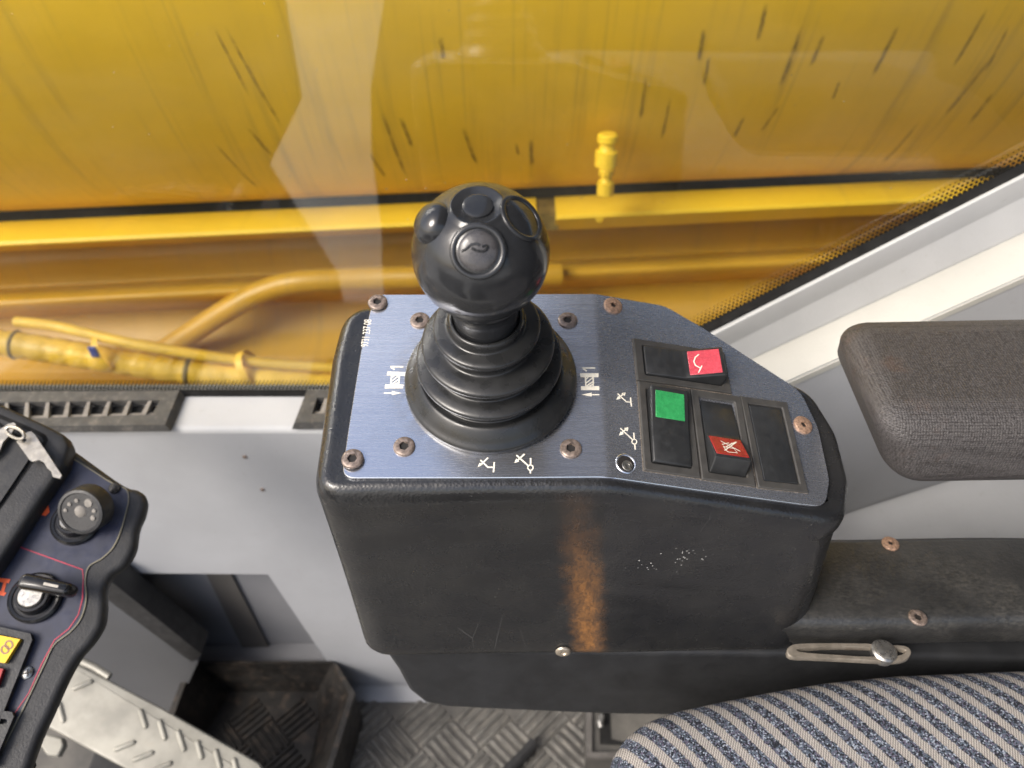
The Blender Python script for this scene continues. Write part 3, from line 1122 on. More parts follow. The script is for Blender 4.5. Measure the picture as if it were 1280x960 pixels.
# ---- print on the plate
def print_obj(bm, name='printed_symbol', mat='print'):
    return obj(name, bm, MAT[mat], plate, smooth=0)
def crop(ox, oy, s, pts):
    return [(ox + x / s, oy + y / s) for x, y in pts]
def pstroke(bm, pts, wpx, h=PH):
    q = [pl(x, y, h) for x, y in pts]
    n = NL if uv_of(*pts[0]).x <= UB else NR
    depth = (q[0] - CAM).dot(FW)
    ribbon(bm, q, wpx * depth / F, n)
def ppoly(bm, pts, h=PH):
    flat(bm, [pl(x, y, h) for x, y in pts])
def winch(ox, oy, one, head, bar1, bar2, side1, side2, hatch, arrow, tri):
    s = 13.717
    bm = newbm()
    pstroke(bm, crop(ox, oy, s, one), 2.1)
    pstroke(bm, crop(ox, oy, s, head), 2.1)
    for b in (bar1, bar2): ppoly(bm, crop(ox, oy, s, b))
    for b in (side1, side2): pstroke(bm, crop(ox, oy, s, b), 1.8)
    for b in hatch: pstroke(bm, crop(ox, oy, s, b), 1.7)
    pstroke(bm, crop(ox, oy, s, arrow), 1.8)
    ppoly(bm, crop(ox, oy, s, tri))
    print_obj(bm)
winch(470, 440, [(245, 257), (470, 260)], [(255, 255), (315, 310)],
      [(198, 342), (500, 352), (496, 412), (186, 408)], [(160, 562), (472, 566), (466, 630), (150, 630)],
      [(272, 410), (252, 565)], [(402, 412), (388, 566)],
      [[(278, 440), (320, 412)], [(272, 505), (390, 415)], [(268, 560), (385, 478)], [(310, 565), (378, 535)]],
      [(140, 710), (280, 710)], [(275, 675), (440, 710), (275, 745)])
winch(710, 440, [(240, 280), (465, 283)], [(250, 278), (318, 335)],
      [(205, 370), (522, 370), (522, 438), (212, 438)], [(218, 592), (535, 592), (535, 660), (222, 660)],
      [(298, 438), (305, 592)], [(430, 438), (432, 592)],
      [[(308, 475), (345, 440)], [(308, 540), (425, 445)], [(312, 592), (428, 512)], [(365, 592), (428, 560)]],
      [(400, 738), (535, 738)], [(230, 738), (405, 703), (405, 770)])
def cranesym(strokes, tris, circ, ox, oy, s, w):
    bm = newbm()
    for st in strokes: pstroke(bm, crop(ox, oy, s, st), w)
    for t in tris: ppoly(bm, crop(ox, oy, s, t))
    if circ:
        cxy, r = circ
        pts = crop(ox, oy, s, [(cxy[0] + r * cos(a), cxy[1] + r * sin(a)) for a in [2 * pi * k / 20 for k in range(21)]])
        pstroke(bm, pts, w * .8)
    print_obj(bm)
cranesym([[(262, 262), (385, 378), (480, 378)], [(385, 225), (270, 335)], [(485, 295), (472, 458)]], [[(218, 375), (250, 305), (302, 335)]], None, 580, 555, 12.8, 1.9)
cranesym([[(840, 185), (1030, 355)], [(968, 165), (860, 265)], [(1065, 230), (1065, 340)], [(1062, 425), (1060, 475)]], [[(803, 308), (838, 238), (885, 285)]], ((1063, 383), 42), 580, 555, 12.8, 1.9)
cranesym([[(133, 100), (222, 182), (272, 185)], [(200, 95), (135, 150)], [(262, 140), (272, 230)]], [[(120, 160), (138, 122), (165, 150)], [(213, 88), (205, 125), (172, 95)]], None, 755, 480, 8, 1.7)
cranesym([[(160, 445), (285, 562)], [(228, 445), (160, 508)], [(295, 490), (300, 560)], [(304, 600), (310, 660)]], [[(146, 520), (165, 475), (195, 505)], [(242, 436), (232, 478), (198, 445)]], ((301, 580), 24), 755, 480, 8, 1.7)
# part number, reading upward along the left edge
def text_mesh(body, size, M, mat, parent, name='lettering'):
    cu = bpy.data.curves.new(name, 'FONT')
    cu.body = body
    cu.size = size
    cu.resolution_u = 3
    o = bpy.data.objects.new(name, cu)
    COL.objects.link(o)
    dg = bpy.context.evaluated_depsgraph_get()
    me = bpy.data.meshes.new_from_object(o.evaluated_get(dg))
    bpy.data.objects.remove(o)
    me.name = name
    me.materials.clear(); me.materials.append(mat)
    return link(name, me, parent, M)
a, b = pl(460.5, 434, PH), pl(464.5, 400, PH)
tx = text_mesh('9731 237 08', .0062, frame(a, b - a, -X), MAT['print'], plate)
wtx = max(v.co.x for v in tx.data.vertices)
kk = (b - a).length / wtx
tx.matrix_basis = tx.matrix_basis @ Matrix.Scale(kk, 4, Vector((1, 0, 0))) @ Matrix.Scale(1.0, 4, Vector((0, 1, 0)))

# ---- screws
def screw_mesh(name, R, mat, hexr=.42, hgt=.0016):
    b = newbm()
    seg = 36
    prof = [(R * .99, 0), (R, hgt * .35), (R * .95, hgt * .75), (R * .86, hgt), (R * hexr * 1.15, hgt * 1.02)]
    lathe(b, prof, Matrix(), seg)
    b.verts.ensure_lookup_table()
    # hex socket
    rim = [v for v in b.verts if abs(v.co.z - hgt * 1.02) < 1e-6]
    rim.sort(key=lambda v: math.atan2(v.co.y, v.co.x))
    hx = []
    for v in rim:
        an = math.atan2(v.co.y, v.co.x)
        m_ = (an + pi / 6) % (pi / 3) - pi / 6
        rr = R * hexr * cos(pi / 6) / cos(m_)
        hx.append(b.verts.new((rr * cos(an), rr * sin(an), hgt)))
    k = len(rim)
    for i in range(k):
        b.faces.new((rim[i], rim[(i + 1) % k], hx[(i + 1) % k], hx[i]))
    lo = [b.verts.new((v.co.x * .95, v.co.y * .95, hgt * .25)) for v in hx]
    for i in range(k):
        b.faces.new((hx[i], hx[(i + 1) % k], lo[(i + 1) % k], lo[i]))
    me = None
    f = b.faces.new(lo)
    f.material_index = 1
    for fc in b.faces:
        if all(v in set(lo) for v in fc.verts): fc.material_index = 1
    me = mesh_from(name, b, mat, 40)
    me.materials.append(MAT['socket'])
    return me
sm_brown = screw_mesh('screw', .0058, MAT['screw'], .46)
sm_rust = screw_mesh('screw', .0058, MAT['screw_rust'], .34)
for px, py, h, me, an in ((472.5, 380, .0010, sm_brown, 10), (525, 401.5, 0, sm_brown, 40), (709.5, 401.5, 0, sm_brown, 20), (766, 383, 0, sm_rust, 5), (505.5, 559, 0, sm_brown, 15),
                          (441.5, 576, .0014, sm_brown, 33), (713.5, 561.5, 0, sm_brown, 50), (1003, 532, 0, sm_rust, 25)):
    M = pl_frame(px, py, TH * .2 - .0001 + h) @ Matrix.Rotation(radians(an), 4, 'Z')
    s_ = link('screw', me, console, M)
    if px == 1003: s_['label'] = 'rusty screw at the right end'
# empty countersunk hole
bm = newbm()
M = pl_frame(782, 580, TH * .2 + .0001)
lathe(bm, [(.0058, .0001), (.0054, .0004), (.0048, .0002), (.0040, -.0007), (.0034, -.0008)], M, 32)
hole_o = obj('screw_hole', bm, MAT['plate'], console)
bm = newbm()
lathe(bm, [(.0044, .00035), (0, .00025)], M, 32)
obj('hole_floor', bm, MAT['socket'], hole_o)
bm = newbm()
M2 = pl_frame(783.5, 583, TH * .2 + .0006)
lathe(bm, [(.0030, 0), (.0028, .0004), (.0023, .0004), (.0022, 0), (.0019, 0), (.0018, .0004), (.0012, .0004), (.0011, 0), (0, 0)], M2, 24)
obj('screw_stub', bm, MAT['steel'], hole_o)
# brass coloured screw on the front face and a white nick
b = newbm()
lathe(b, [(.0052, 0), (.005, .0008), (.0042, .0014), (.0022, .0016), (.0018, .0008), (0, .0008)], Matrix(), 28)
dome = mesh_from('screw', b, simple('screw_pale', (.48, .42, .34), .35, .7), 40)
link('screw', dome, console, frame(on_y(704, 814, y_lo + .0012), X, Z))

# ---- rocker switches
def rocker_switch(corners, long_axis, inner, kind, lens_mat, label):
    """corners in picture pixels TL TR BR BL of the frame; kind: which end is raised"""
    q = [uv_of(*c) for c in corners]
    c0 = sum(q, Vector((0, 0))) / 4
    w = ((q[1] - q[0]).length + (q[2] - q[3]).length) / 2
    h = ((q[2] - q[1]).length + (q[3] - q[0]).length) / 2
    e = (q[1] - q[0] + q[2] - q[3]).normalized()
    xx = XR * e.x + V * e.y
    if long_axis == 'h':
        L_, W_ = w, h
        M = frame(surf(c0.x, c0.y, TH * .2), xx, NR.cross(xx))
    else:
        L_, W_ = h, w
        yy = NR.cross(xx)
        M = frame(surf(c0.x, c0.y, TH * .2), -yy, xx)      # local x runs toward the seat
    mx_, my_ = inner
    hl, hw = L_ / 2 - .0002, W_ / 2 - .0002
    il, iw = hl - mx_, hw - my_
    sw = newbm()
    # frame: outer ring with bevel, inner lip going down
    def rect(l, w_, z, r=0.0, n=3):
        pts = [Vector((-l, -w_)), Vector((l, -w_)), Vector((l, w_)), Vector((-l, w_))]
        p = round2d(pts, r, n) if r else round2d(pts, .00005, n)
        return [M @ Vector((a.x, a.y, z)) for a in p]
    rr = [rect(hl, hw, -.0005), rect(hl, hw, .0012, .0004), rect(hl - .0005, hw - .0005, .0017, .0004), rect(il + .0006, iw + .0006, .0017, .0012), rect(il, iw, .0011, .001), rect(il, iw, -.0012, .001)]
    loft(sw, rr, True, False, True)
    fr = obj('rocker_switch' if kind != 'blank' else 'blank_cover', sw, MAT['bezel'], console, smooth=30)
    if label: fr['label'] = label
    b = newbm()
    q4 = [M @ Vector((a_, b_, .00025)) for a_, b_ in ((-hl, -hw), (hl, -hw), (hl, hw), (-hl, hw))]
    ribbon(b, q4, .0012, NR, True)
    obj('dirt_edge', b, MAT['seam'], fr, smooth=0)
    g = .0004
    rl, rw = il - g, iw - g
    if kind == 'blank':
        b = newbm()
        loft(b, [rect(rl, rw, -.001, .0006), rect(rl, rw, .0006, .0006), rect(rl - .0005, rw - .0005, .0010, .0006)], True, False, True)
        obj('insert', b, MAT['rocker'], fr, smooth=30)
        return
    # rocker: V profile along local x, extruded across local y with rounded long edges
    hi, mid, lo = {'+': (.0120, .0034, .0018), 'p': (.0078, .0046, .0018), 'c': (.0098, .0024, -.0006)}[kind]
    sl = {'+': .0022, 'p': 0, 'c': .0052}[kind]
    if kind == 'p':
        prof = [(-rl, -.001), (-rl, hi - .0012), (-rl + .0009, hi), (-rl * .1, mid), (0, mid - .0001), (rl * .1, mid - .0003), (rl - .0012, lo + .0014), (rl, lo + .0004), (rl, -.001)]
    else:
        prof = [(-rl, -.001), (-rl, lo), (-rl + .0008, lo + .0006), (-.0012, mid - .0001), (0, mid), (.0012, mid + .0004), (rl - sl - .001, hi), (rl - sl, hi - .0002), (rl - sl + .0008, hi - .0012), (rl, .0012), (rl, -.001)]
    rings_ = []
    for yy_, ins in ((-rw, .0009), (-rw + .0003, .0003), (-rw + .0010, 0), (rw - .0010, 0), (rw - .0003, .0003), (rw, .0009)):
        rings_.append([M @ Vector((a, yy_, b_ - (ins if b_ > -.0009 else 0))) for a, b_ in prof])
    b = newbm()
    loft(b, rings_, True, True, True)
    rk = obj('rocker', b, MAT['rocker'], fr, smooth=35)
    md = rk.modifiers.new('bevel', 'BEVEL'); md.width = .0006; md.segments = 2; md.angle_limit = radians(40)
    # lens
    if kind == 'p': (a0, z0), (a1, z1) = (-rl + .0024, hi - (hi - mid) * .0024 / (rl * .9)), (-rl * .1, mid)
    else: (a0, z0), (a1, z1) = (.0012, mid + .0004), (rl - sl - .001, hi)
    ins = {'+': .0010, 'p': .0018, 'c': .0004}[kind]
    def lz(t): return (a0 + (a1 - a0) * t, z0 + (z1 - z0) * t)
    b = newbm()
    P4 = []
    for t, yy_ in ((.06, -rw + ins + .0006), (.94, -rw + ins + .0006), (.94, rw - ins - .0006), (.06, rw - ins - .0006)):
        xa, za = lz(t)
        P4.append(M @ Vector((xa, yy_, za + .00035)))
    nn = (P4[1] - P4[0]).cross(P4[3] - P4[0]).normalized()
    if nn.dot(NR) < 0: nn = -nn
    prism(b, P4, nn, .0008)
    ln = obj('lens', b, MAT[lens_mat], fr, smooth=35)
    md = ln.modifiers.new('bevel', 'BEVEL'); md.width = .00035; md.segments = 2; md.angle_limit = radians(40)
    return ln, P4, nn, fr, rk
swA = rocker_switch([(790, 425), (905, 441.5), (913, 494.5), (794.5, 476)], 'h', (.0052, .0042), '+', 'red', 'rocker switch lying sideways with red lens')
swB = rocker_switch([(794.5, 477), (861, 487.5), (875, 600), (805, 589)], 'v', (.0048, .0044), 'p', 'green', 'rocker switch with green lens')
swC = rocker_switch([(861.5, 488), (925, 497), (943, 610.5), (875.5, 600)], 'v', (.0046, .0046), 'c', 'darkred', 'rocker switch with dark red lens')
rocker_switch([(925.5, 497), (984, 504.5), (1007, 617.5), (943.5, 610.5)], 'v', (.0044, .0042), 'blank', None, 'blank switch cover')
# white marks on the lenses: lens plane bilinear coordinates (u along, v across)
def lens_marks(sw, strokes, w):
    ln, P4, nn, fr, rk = sw
    b = newbm()
    def bl(u, v): return (P4[0] * (1 - u) * (1 - v) + P4[1] * u * (1 - v) + P4[2] * u * v + P4[3] * (1 - u) * v) + nn * .0001
    for st in strokes:
        ribbon(b, [bl(u, v) for u, v in st], w, nn)
    # sub-parts go no deeper than two levels below the console, so marks join the rocker
    obj('lens_marking', b, MAT['print'], fr, smooth=0)
lens_marks(swA, [[(.36, .82), (.24, .72), (.17, .55), (.20, .38), (.34, .24)], [(.26, .06), (.40, .34)]], .0006)
lens_marks(swC, [[(.20, .80), (.80, .28)], [(.16, .82), (.45, .50)], [(.25, .30), (.72, .78)], [(.28, .66), (.60, .36), (.45, .30), (.30, .55)], [(.58, .30), (.86, .36), (.84, .66), (.60, .62), (.58, .30)]], .0006)

# ================================================================ JOYSTICK
jb = pl(613.5, 474.5, TH * .2)
best = None
for i in range(60, 140):
    h = i * .001
    for jx in range(-14, 6):
        p = jb + NL * h + X * (jx * .001)
        r = p - CAM
        px = 640 + F * r.x / r.dot(FW); py = 480 - F * r.dot(UP) / r.dot(FW)
        e = (px - 600.5) ** 2 + (py - 316) ** 2
        if best is None or e < best[0]: best = (e, p, h, jx)
KC = best[1]
axis = (KC - jb).normalized()
kh = (KC - jb).length
JM = frame(jb, X - axis * axis.dot(X), axis.cross(X))
KR = 86 * (KC - CAM).dot(FW) / F * 1.005
joy = thing('joystick', 'black ball topped joystick with pleated rubber boot on the navy faceplate', 'joystick', jb)
prof = [(.0470, -.0005), (.0474, .0010), (.0475, .0032), (.0466, .0046), (.0448, .0062), (.0424, .0090), (.0398, .0116), (.0382, .0124), (.0366, .0120), (.0350, .0118), (.0342, .0132), (.0345, .0160), (.0362, .0180), (.0380, .0192), (.0388, .0208), (.0387, .0226), (.0374, .0236), (.0345, .0244),
        (.0312, .0250), (.0300, .0258), (.0295, .0284), (.0302, .0306), (.0322, .0322), (.0338, .0333), (.0344, .0348), (.0342, .0364), (.0328, .0374), (.0290, .0384), (.0252, .0390), (.0240, .0398), (.0234, .0422), (.0238, .0444), (.0252, .0458), (.0266, .0468), (.0270, .0484), (.0267, .0500), (.0252, .0508), (.0220, .0514), (.0200, .0518), (.0193, .0530), (.0190, .0552), (.0182, .0566), (.0170, .0568), (.0164, .0556), (.0150, .0550)]
cm = catmull([Vector((r, z, 0)) for r, z in prof], 3)
bm = newbm(); lathe(bm, [(p.x, p.y) for p in cm], JM, 96)
obj('rubber_boot', bm, MAT['rubber'], joy, smooth=60)
bm = newbm()
lathe(bm, [(.0150, .050), (.0162, .058), (.0164, .066), (.0166, kh - KR * .94), (.0195, kh - KR * .86), (.019, kh - KR * .8)], JM, 64)
obj('neck', bm, MAT['knob'], joy, smooth=60)
# knob
bm = newbm()
kp = []
NK = 48
for i in range(NK + 1):
    a = -pi / 2 + pi * i / NK
    low = max(0.0, -sin(a))
    r = KR * cos(a) * (1 - .05 * low ** 2); z = KR * sin(a) * (1 + .03 * low)
    kp.append([max(r, 0), kh + z])
kp = [(r, min(z, kh + KR * .938)) for r, z in kp if z > kh - KR * .93]
kp2 = [(r, z) for r, z in kp if z < kh + KR * .93]
rt_ = kp2[-1][0]
kp2 += [(rt_ * .96, kh + KR * .945), (rt_ * .90, kh + KR * .947), (rt_ * .86, kh + KR * .936), (0, kh + KR * .942)]
lathe(bm, kp2, JM, 96)
knob = obj('ball_grip', bm, MAT['knob'], joy, smooth=60)
def sph_hit(px, py):
    d = ray(px, py).normalized()
    oc = CAM - KC
    b_ = oc.dot(d); c_ = oc.dot(oc) - KR * KR
    disc = b_ * b_ - c_
    t = -b_ - math.sqrt(max(disc, 0))
    return (CAM + d * t - KC).normalized()
def button(px, py, r, mat, dome, ring=True, dirn=None, deep=.0008):
    n = dirn or sph_hit(px, py)
    t1 = n.cross(Z).normalized()
    o = KC
    M = frame(o, t1, n.cross(t1))
    zr = math.sqrt(KR * KR - r * r)
    z2 = math.sqrt(KR * KR - (r * 1.22) ** 2)
    b = newbm()
    pr = []
    for k in range(11):
        q = k / 10
        pr.append((r * .93 * (1 - q), zr + .0002 - deep + dome * math.sqrt(max(0, 1 - (1 - q) ** 2))))
    pr = [(r * .95, zr - .003)] + pr
    lathe(b, pr, M, 48)
    bo = obj('push_button', b, MAT[mat], joy, smooth=50)
    if ring:
        b = newbm()
        rm = r * 1.07
        zm = math.sqrt(KR * KR - rm * rm)
        pr = [(rm + .0014 * cos(a), zm + .0001 + .0010 * sin(a)) for a in [pi * k / 10 for k in range(11)]]
        pr = [(r * 1.17, math.sqrt(KR * KR - (r * 1.17) ** 2) - .0006)] + pr + [(r * .96, zr - .003)]
        lathe(b, pr, M, 56)
        obj('button_ring', b, MAT['knob'], bo, smooth=50)
    return bo, M, n
BR = 28 * (KC - CAM).dot(FW) / F * .93
front_b = button(597.5, 314, BR * 1.04, 'knob_worn', .0028)
right_b = button(655, 270, BR * 1.0, 'knob_worn', .0012)
button(537, 277, BR * 1.12, 'knob', .0068, ring=False, deep=.0004)
button(597, 255, BR * .74, 'knob', .0006, ring=False, deep=.0002)
# embossed worn pictogram on the front button
def emboss(bt, strokes, r, zoff):
    bo, M, n = bt
    b = newbm()
    zr = math.sqrt(KR * KR - BR * BR)
    def p3(u, v):
        q = math.sqrt(u * u + v * v)
        z = zr - .0006 + zoff * math.sqrt(max(0, 1 - q * q))
        # picture right / picture up on the button plane
        rx = (RT - n * n.dot(RT)).normalized(); uy = n.cross(rx)
        return KC + n * z + rx * (u * BR * .93) + uy * (v * BR * .93)
    for st in strokes:
        tube(b, catmull([p3(u, v) for u, v in st], 4), r, 6)
    obj('embossed_icon', b, MAT['knob'], bo, smooth=60)
emboss(front_b, [[(-.8, -.02), (-.55, .1), (-.35, .28), (-.1, .34), (.08, .28)], [(-.3, .15), (-.05, .02), (.25, .0), (.42, .12), (.42, .26), (.2, .22)]], .00055, .0028)
emboss(right_b, [[(-.15, .4), (.15, -.1), (.0, -.1), (.3, -.6)], [(.05, .4), (.4, -.3)]], .00055, .0012)

# ================================================================ SIDE BEAM (seat arm under the armrest)
beam = thing('side_beam', 'black vinyl covered side beam running from the control box under the armrest', 'seat beam', Vector((.4, .29, .6)))
zt = .612
yf = on_z(1150, 790, zt).y + .008
yb_ = on_z(1150, 668, zt).y
sec = [(yb_ + .0, zt - .036), (yb_, zt - .006), (yb_ - .002, zt - .0015), (yb_ - .006, zt)]
for k in range(9):
    a = k / 8 * pi / 2
    sec.append((yf + .010 - .010 * sin(a), zt - .010 * (1 - cos(a))))
sec += [(yf + .0005, zt - .024), (yf + .002, zt - .030), (yf + .012, zt - .034), (yf + .02, zt - .036)]
bm = newbm()
x0 = on_z(1004, 790, zt).x - .018
nseg = 24
rg = []
for i in range(nseg + 1):
    xx = x0 + i * (.75 - x0) / nseg
    rg.append([Vector((xx, y + .0015 * sin(xx * 23), z - .012 * max(0, xx - .2))) for y, z in sec])
loft(bm, rg, True, True, True)
obj('beam_cover', bm, MAT['vinyl2'], beam, smooth=50)
for px, py, me in ((1112, 681.5, sm_rust), (1146, 774, sm_brown)):
    p = on_z(px, py, zt - .002)
    M = frame(Vector((p.x, p.y, zt - .012 * max(0, p.x - .2) + .0)), X, Vector((0, 1, 0)))
    link('screw', me, beam, M)
# latch lever: slotted stadium plate with a bolt
Yl = yf - .006
latch = thing('latch_lever', 'pale metal slotted latch lever with bolt under the edge of the side beam', 'latch', on_y(1060, 818, Yl))
bm = newbm()
def stad(px0, px1, py0, py1, dy):
    """outline as picture pixels on the plane Y=Yl"""
    out = []
    L_ = [(px0, (py0[0] + py0[1]) / 2)]
    return L_
outl = [(984, 812), (990, 806), (1010, 804), (1070, 803.5), (1110, 806), (1132, 807.5), (1139, 813), (1137, 821), (1128, 825.5), (1110, 826.5), (1060, 824), (1010, 821.5), (988, 820)]
inl = [(1000, 811), (1030, 808.5), (1070, 808.5), (1100, 809.5), (1122, 810), (1132, 813), (1127, 818), (1112, 820.5), (1090, 820.5), (1060, 819), (1030, 817.5), (1006, 815.5), (997, 813)]
ZL_ = .5975
o3 = catmull([on_z(px, py, ZL_) for px, py in outl], 3, True)
i3 = catmull([on_z(px, py, ZL_) for px, py in inl], 3, True)
def lat(off, src, dz):
    c = sum(src, Vector()) / len(src)
    return [p + (p - c).normalized() * off + Z * dz for p in src]
loft(bm, [lat(-.0008, o3, -.0045), lat(0, o3, -.004), lat(0, o3, -.0006), lat(-.0006, o3, 0), lat(.0006, i3, 0), lat(0, i3, -.0006), lat(0, i3, -.0045)], True)
obj('lever_plate', bm, simple('latch_metal', (.26, .23, .19), .4, .45, vscale=150, dust=(60, .5, .5, (.16, .12, .09))), latch, smooth=40)
bm = newbm()
flat(bm, lat(.001, i3, -.004))
obj('slot_back', bm, MAT['void'], latch, smooth=0)
bm = newbm()
lathe(bm, [(.0070, -.006), (.0078, -.001), (.0078, .0006), (.0066, .0016), (.0062, .0016), (.0058, .0030), (.0030, .0036), (0, .0036)], frame(on_z(1105, 814, ZL_), X, Vector((0, 1, 0))), 28)
obj('bolt', bm, MAT['steel'], latch)

# ================================================================ ARMREST
arm = thing('armrest', 'worn brown grey padded armrest floating over the side beam', 'armrest', Vector((.36, .34, .70)))
zt_, zl = .757, .703
topc = [on_z(px, py, zt_) for px, py in ((1040, 398), (1560, 387), (1560, 524), (1098, 532))]
botc = [on_z(px, py, zl) for px, py in ((1034, 428), (1560, 415), (1560, 615), (1118, 620))]
bm = newbm()
tv = [bm.verts.new(p) for p in topc]; bv = [bm.verts.new(p) for p in botc]
bm.faces.new(tv); bm.faces.new(list(reversed(bv)))
for i in range(4): bm.faces.new((tv[i], bv[i], bv[(i + 1) % 4], tv[(i + 1) % 4]))
bmesh.ops.recalc_face_normals(bm, faces=bm.faces)
bmesh.ops.bevel(bm, geom=bm.edges[:], offset=.021, segments=8, affect='EDGES', profile=.55, clamp_overlap=True)
pad = obj('pad', bm, MAT['armrest'], arm, smooth=60)

# ================================================================ SEAT
seat = thing('seat_cushion', 'seat cushion in beige and blue striped woven fabric', 'seat', Vector((.3, .05, .4)))
zs = .572
so = [on_z(px, py, zs) for px, py in ((1700, 838), (1400, 829), (1280, 829), (1120, 836), (1030, 845), (960, 857), (890, 871), (840, 882), (805, 896), (782, 914), (769, 934), (763, 955), (762, 985))]
s2 = [Vector((p.x, p.y)) for p in so]
xl = s2[-1].x
s2 += [Vector((xl + .004, .10)), Vector((xl + .002, -.25)), Vector((.75, -.25))]
s2 = ccw(resample(round2d(list(s2), .02, 4), .008))
bm = newbm()
rings = []
for off, z in ((-.055, .0135), (-.038, .0125), (-.026, .0105), (-.017, .0075), (-.010, .0035), (-.005, -.0015), (-.0015, -.008), (0, -.016), (-.001, -.03), (-.005, -.05), (-.009, -.075), (-.012, -.12)):
    cxs, cys = .40, -.05
    rings.append([Vector((q.x - (q.x - cxs) / (Vector((q.x - cxs, q.y - cys)).length) * -off, q.y - (q.y - cys) / (Vector((q.x - cxs, q.y - cys)).length) * -off, zs + z)) for q in s2])
loft(bm, rings, True, True, True)
obj('cushion', bm, MAT['seat'], seat, smooth=60)
# seat rail and small floor lever seen below the skirt
rail_t = thing('seat_rail', 'grey steel seat rail with dark slot on the floor beside the seat', 'seat rail', on_z(770, 930, .0))
zr_ = .05
bm = newbm()
prism(bm, [on_z(px, py, zr_) for px, py in ((733, 870), (1000, 870), (1000, 948), (733, 948))], Z, zr_ - .002)
obj('rail_channel', bm, MAT['floor'], rail_t, smooth=0)
bm = newbm()
for pts in (((733, 880), (740, 880), (740, 946), (733, 946)), ((740, 940), (800, 940), (800, 947), (740, 947))):
    prism(bm, [on_z(px, py, zr_ + .006) for px, py in pts], Z, .006)
obj('rail_lip', bm, simple('rail_steel', (.16, .15, .14), .4, .4), rail_t, smooth=0)
bm = newbm()
prism(bm, [on_z(px, py, zr_ + .001) for px, py in ((748, 880), (762, 880), (764, 924), (785, 928), (785, 932), (750, 930))], Z, .0008)
obj('rail_slot', bm, MAT['void'], rail_t, smooth=0)
bm = newbm()
tube(bm, [on_z(752, 895, zr_ + .01), on_z(750, 903, zr_ + .014), on_z(751, 909, zr_ + .012)], .004, 12)
obj('rail_pin', bm, MAT['steel'], rail_t)
bm = newbm()
tube(bm, [on_z(668, 928, .012), on_z(655, 943, .012), on_z(636, 962, .012), on_z(600, 1000, .012)], .0075, 12)
tag(obj('floor_lever', bm, MAT['dash_black'], smooth=60), 'short black lever lying on the tread floor in front of the seat', 'lever')

# ================================================================ AIR VENTS on the ledge
def vent(fr_px, op_px, nsl, label):
    zl_ = LEDGE + .0015
    v = thing('air_vent', label, 'air vent', on_z(*fr_px[0], zl_), 'air vents along the window ledge')
    H = .008
    o = [on_z(px, py, zl_ + H) for px, py in fr_px]
    i = [on_z(px, py, zl_ + H) for px, py in op_px]
    o0 = [on_z(px, py, zl_) for px, py in fr_px]
    ctr = sum(o, Vector()) / len(o)
    b = newbm()
    ob = [p + (p - ctr).normalized() * .004 - Z * H for p in o]
    il = [p - Z * .006 for p in i]
    loft(b, [ob, o, i, il], True)
    obj('vent_frame', b, MAT['vent'], v, smooth=20)
    b = newbm()
    flat(b, [p - Z * .0075 for p in i])
    obj('vent_cavity', b, MAT['void'], v, smooth=0)
    # slats standing across the opening
    for k in range(nsl):
        t = (k + .5) / nsl
        a = i[0].lerp(i[1], t); c = i[3].lerp(i[2], t)
        b = newbm()
        d = (c - a)
        n = Vector((1, 0, 0))
        w = .0016
        p4 = [a - n * w, a + n * w, c + n * w * 1.6, c - n * w * 1.6]
        prism(b, [p - Z * .0008 for p in p4], Z, .006)
        obj('vent_slat', b, MAT['vent_slat'], v, smooth=0)
    b = newbm()
    prism(b, [p - Z * .004 for p in (i[3].lerp(i[0], .32), i[2].lerp(i[1], .32), i[2], i[3])], Z, .002)
    obj('vent_lip', b, MAT['vent_slat'], v, smooth=0)
vent([(-20, 489), (224, 488), (206, 531), (-20, 533)], [(-5, 503), (200, 500), (190, 518), (-5, 524)], 8, 'long black air vent beside the keys with dusty upright slats')
vent([(384, 487), (560, 487), (560, 528), (368, 528)], [(396, 497), (560, 497), (560, 516), (390, 517)], 7, 'black air vent on the ledge mostly hidden behind the control box')

# ================================================================ DASH PANEL at left
dn_ = Vector((.18, -.42, 1)).normalized()
dp = on_y(95, 680, .335)
dxv = (X - dn_ * X.dot(dn_)).normalized()
dyv = dn_.cross(dxv)
def da(px, py, h=0.0):
    return on(px, py, dp + dn_ * h, dn_)
def d_to2(p):
    return Vector(((p - dp).dot(dxv), (p - dp).dot(dyv)))
def d_to3(q, h):
    return dp + dxv * q.x + dyv * q.y + dn_ * h
dash = thing('dash_panel', 'navy and black instrument panel with two rotary knobs at the lower left', 'instrument panel', dp - dn_ * .03)
outer_px = [(-60, 500), (60, 545), (88, 560), (150, 604), (172, 612), (182, 622), (180, 640), (172, 660), (168, 685), (156, 706), (140, 718), (132, 735), (131, 760), (128, 780), (115, 802), (98, 822), (82, 850), (64, 890), (48, 925), (30, 975), (-80, 975)]
o2 = ccw(catmull([d_to2(da(*p)) for p in outer_px[:-1]], 6) + [d_to2(da(*outer_px[-1]))])
bm = newbm()
rings = []
for off, h in ((-.005, 0), (-.003, -.0002), (-.0012, -.0012), (0, -.004), (-.001, -.012), (-.008, -.016)):
    rings.append([d_to3(q, h) for q in offset2d(o2, off)])
loft(bm, rings, True, True, True)
obj('panel_body', bm, MAT['dash_black'], dash, smooth=50)
navy_px = [(-60, 512), (60, 560), (92, 574), (140, 604), (158, 612), (161, 626), (158, 640), (152, 662), (142, 684), (128, 698), (112, 708), (107, 724), (108, 748), (102, 772), (88, 790), (68, 806), (56, 830), (38, 868), (20, 905), (0, 945), (-12, 975), (-80, 975)]
n2 = ccw(catmull([d_to2(da(*p)) for p in navy_px[:-1]], 6) + [d_to2(da(*navy_px[-1]))])
bm = newbm()
prism(bm, [d_to3(q, .0009) for q in n2], dn_, .003)
film = obj('panel_film', bm, MAT['navy'], dash, smooth=0)
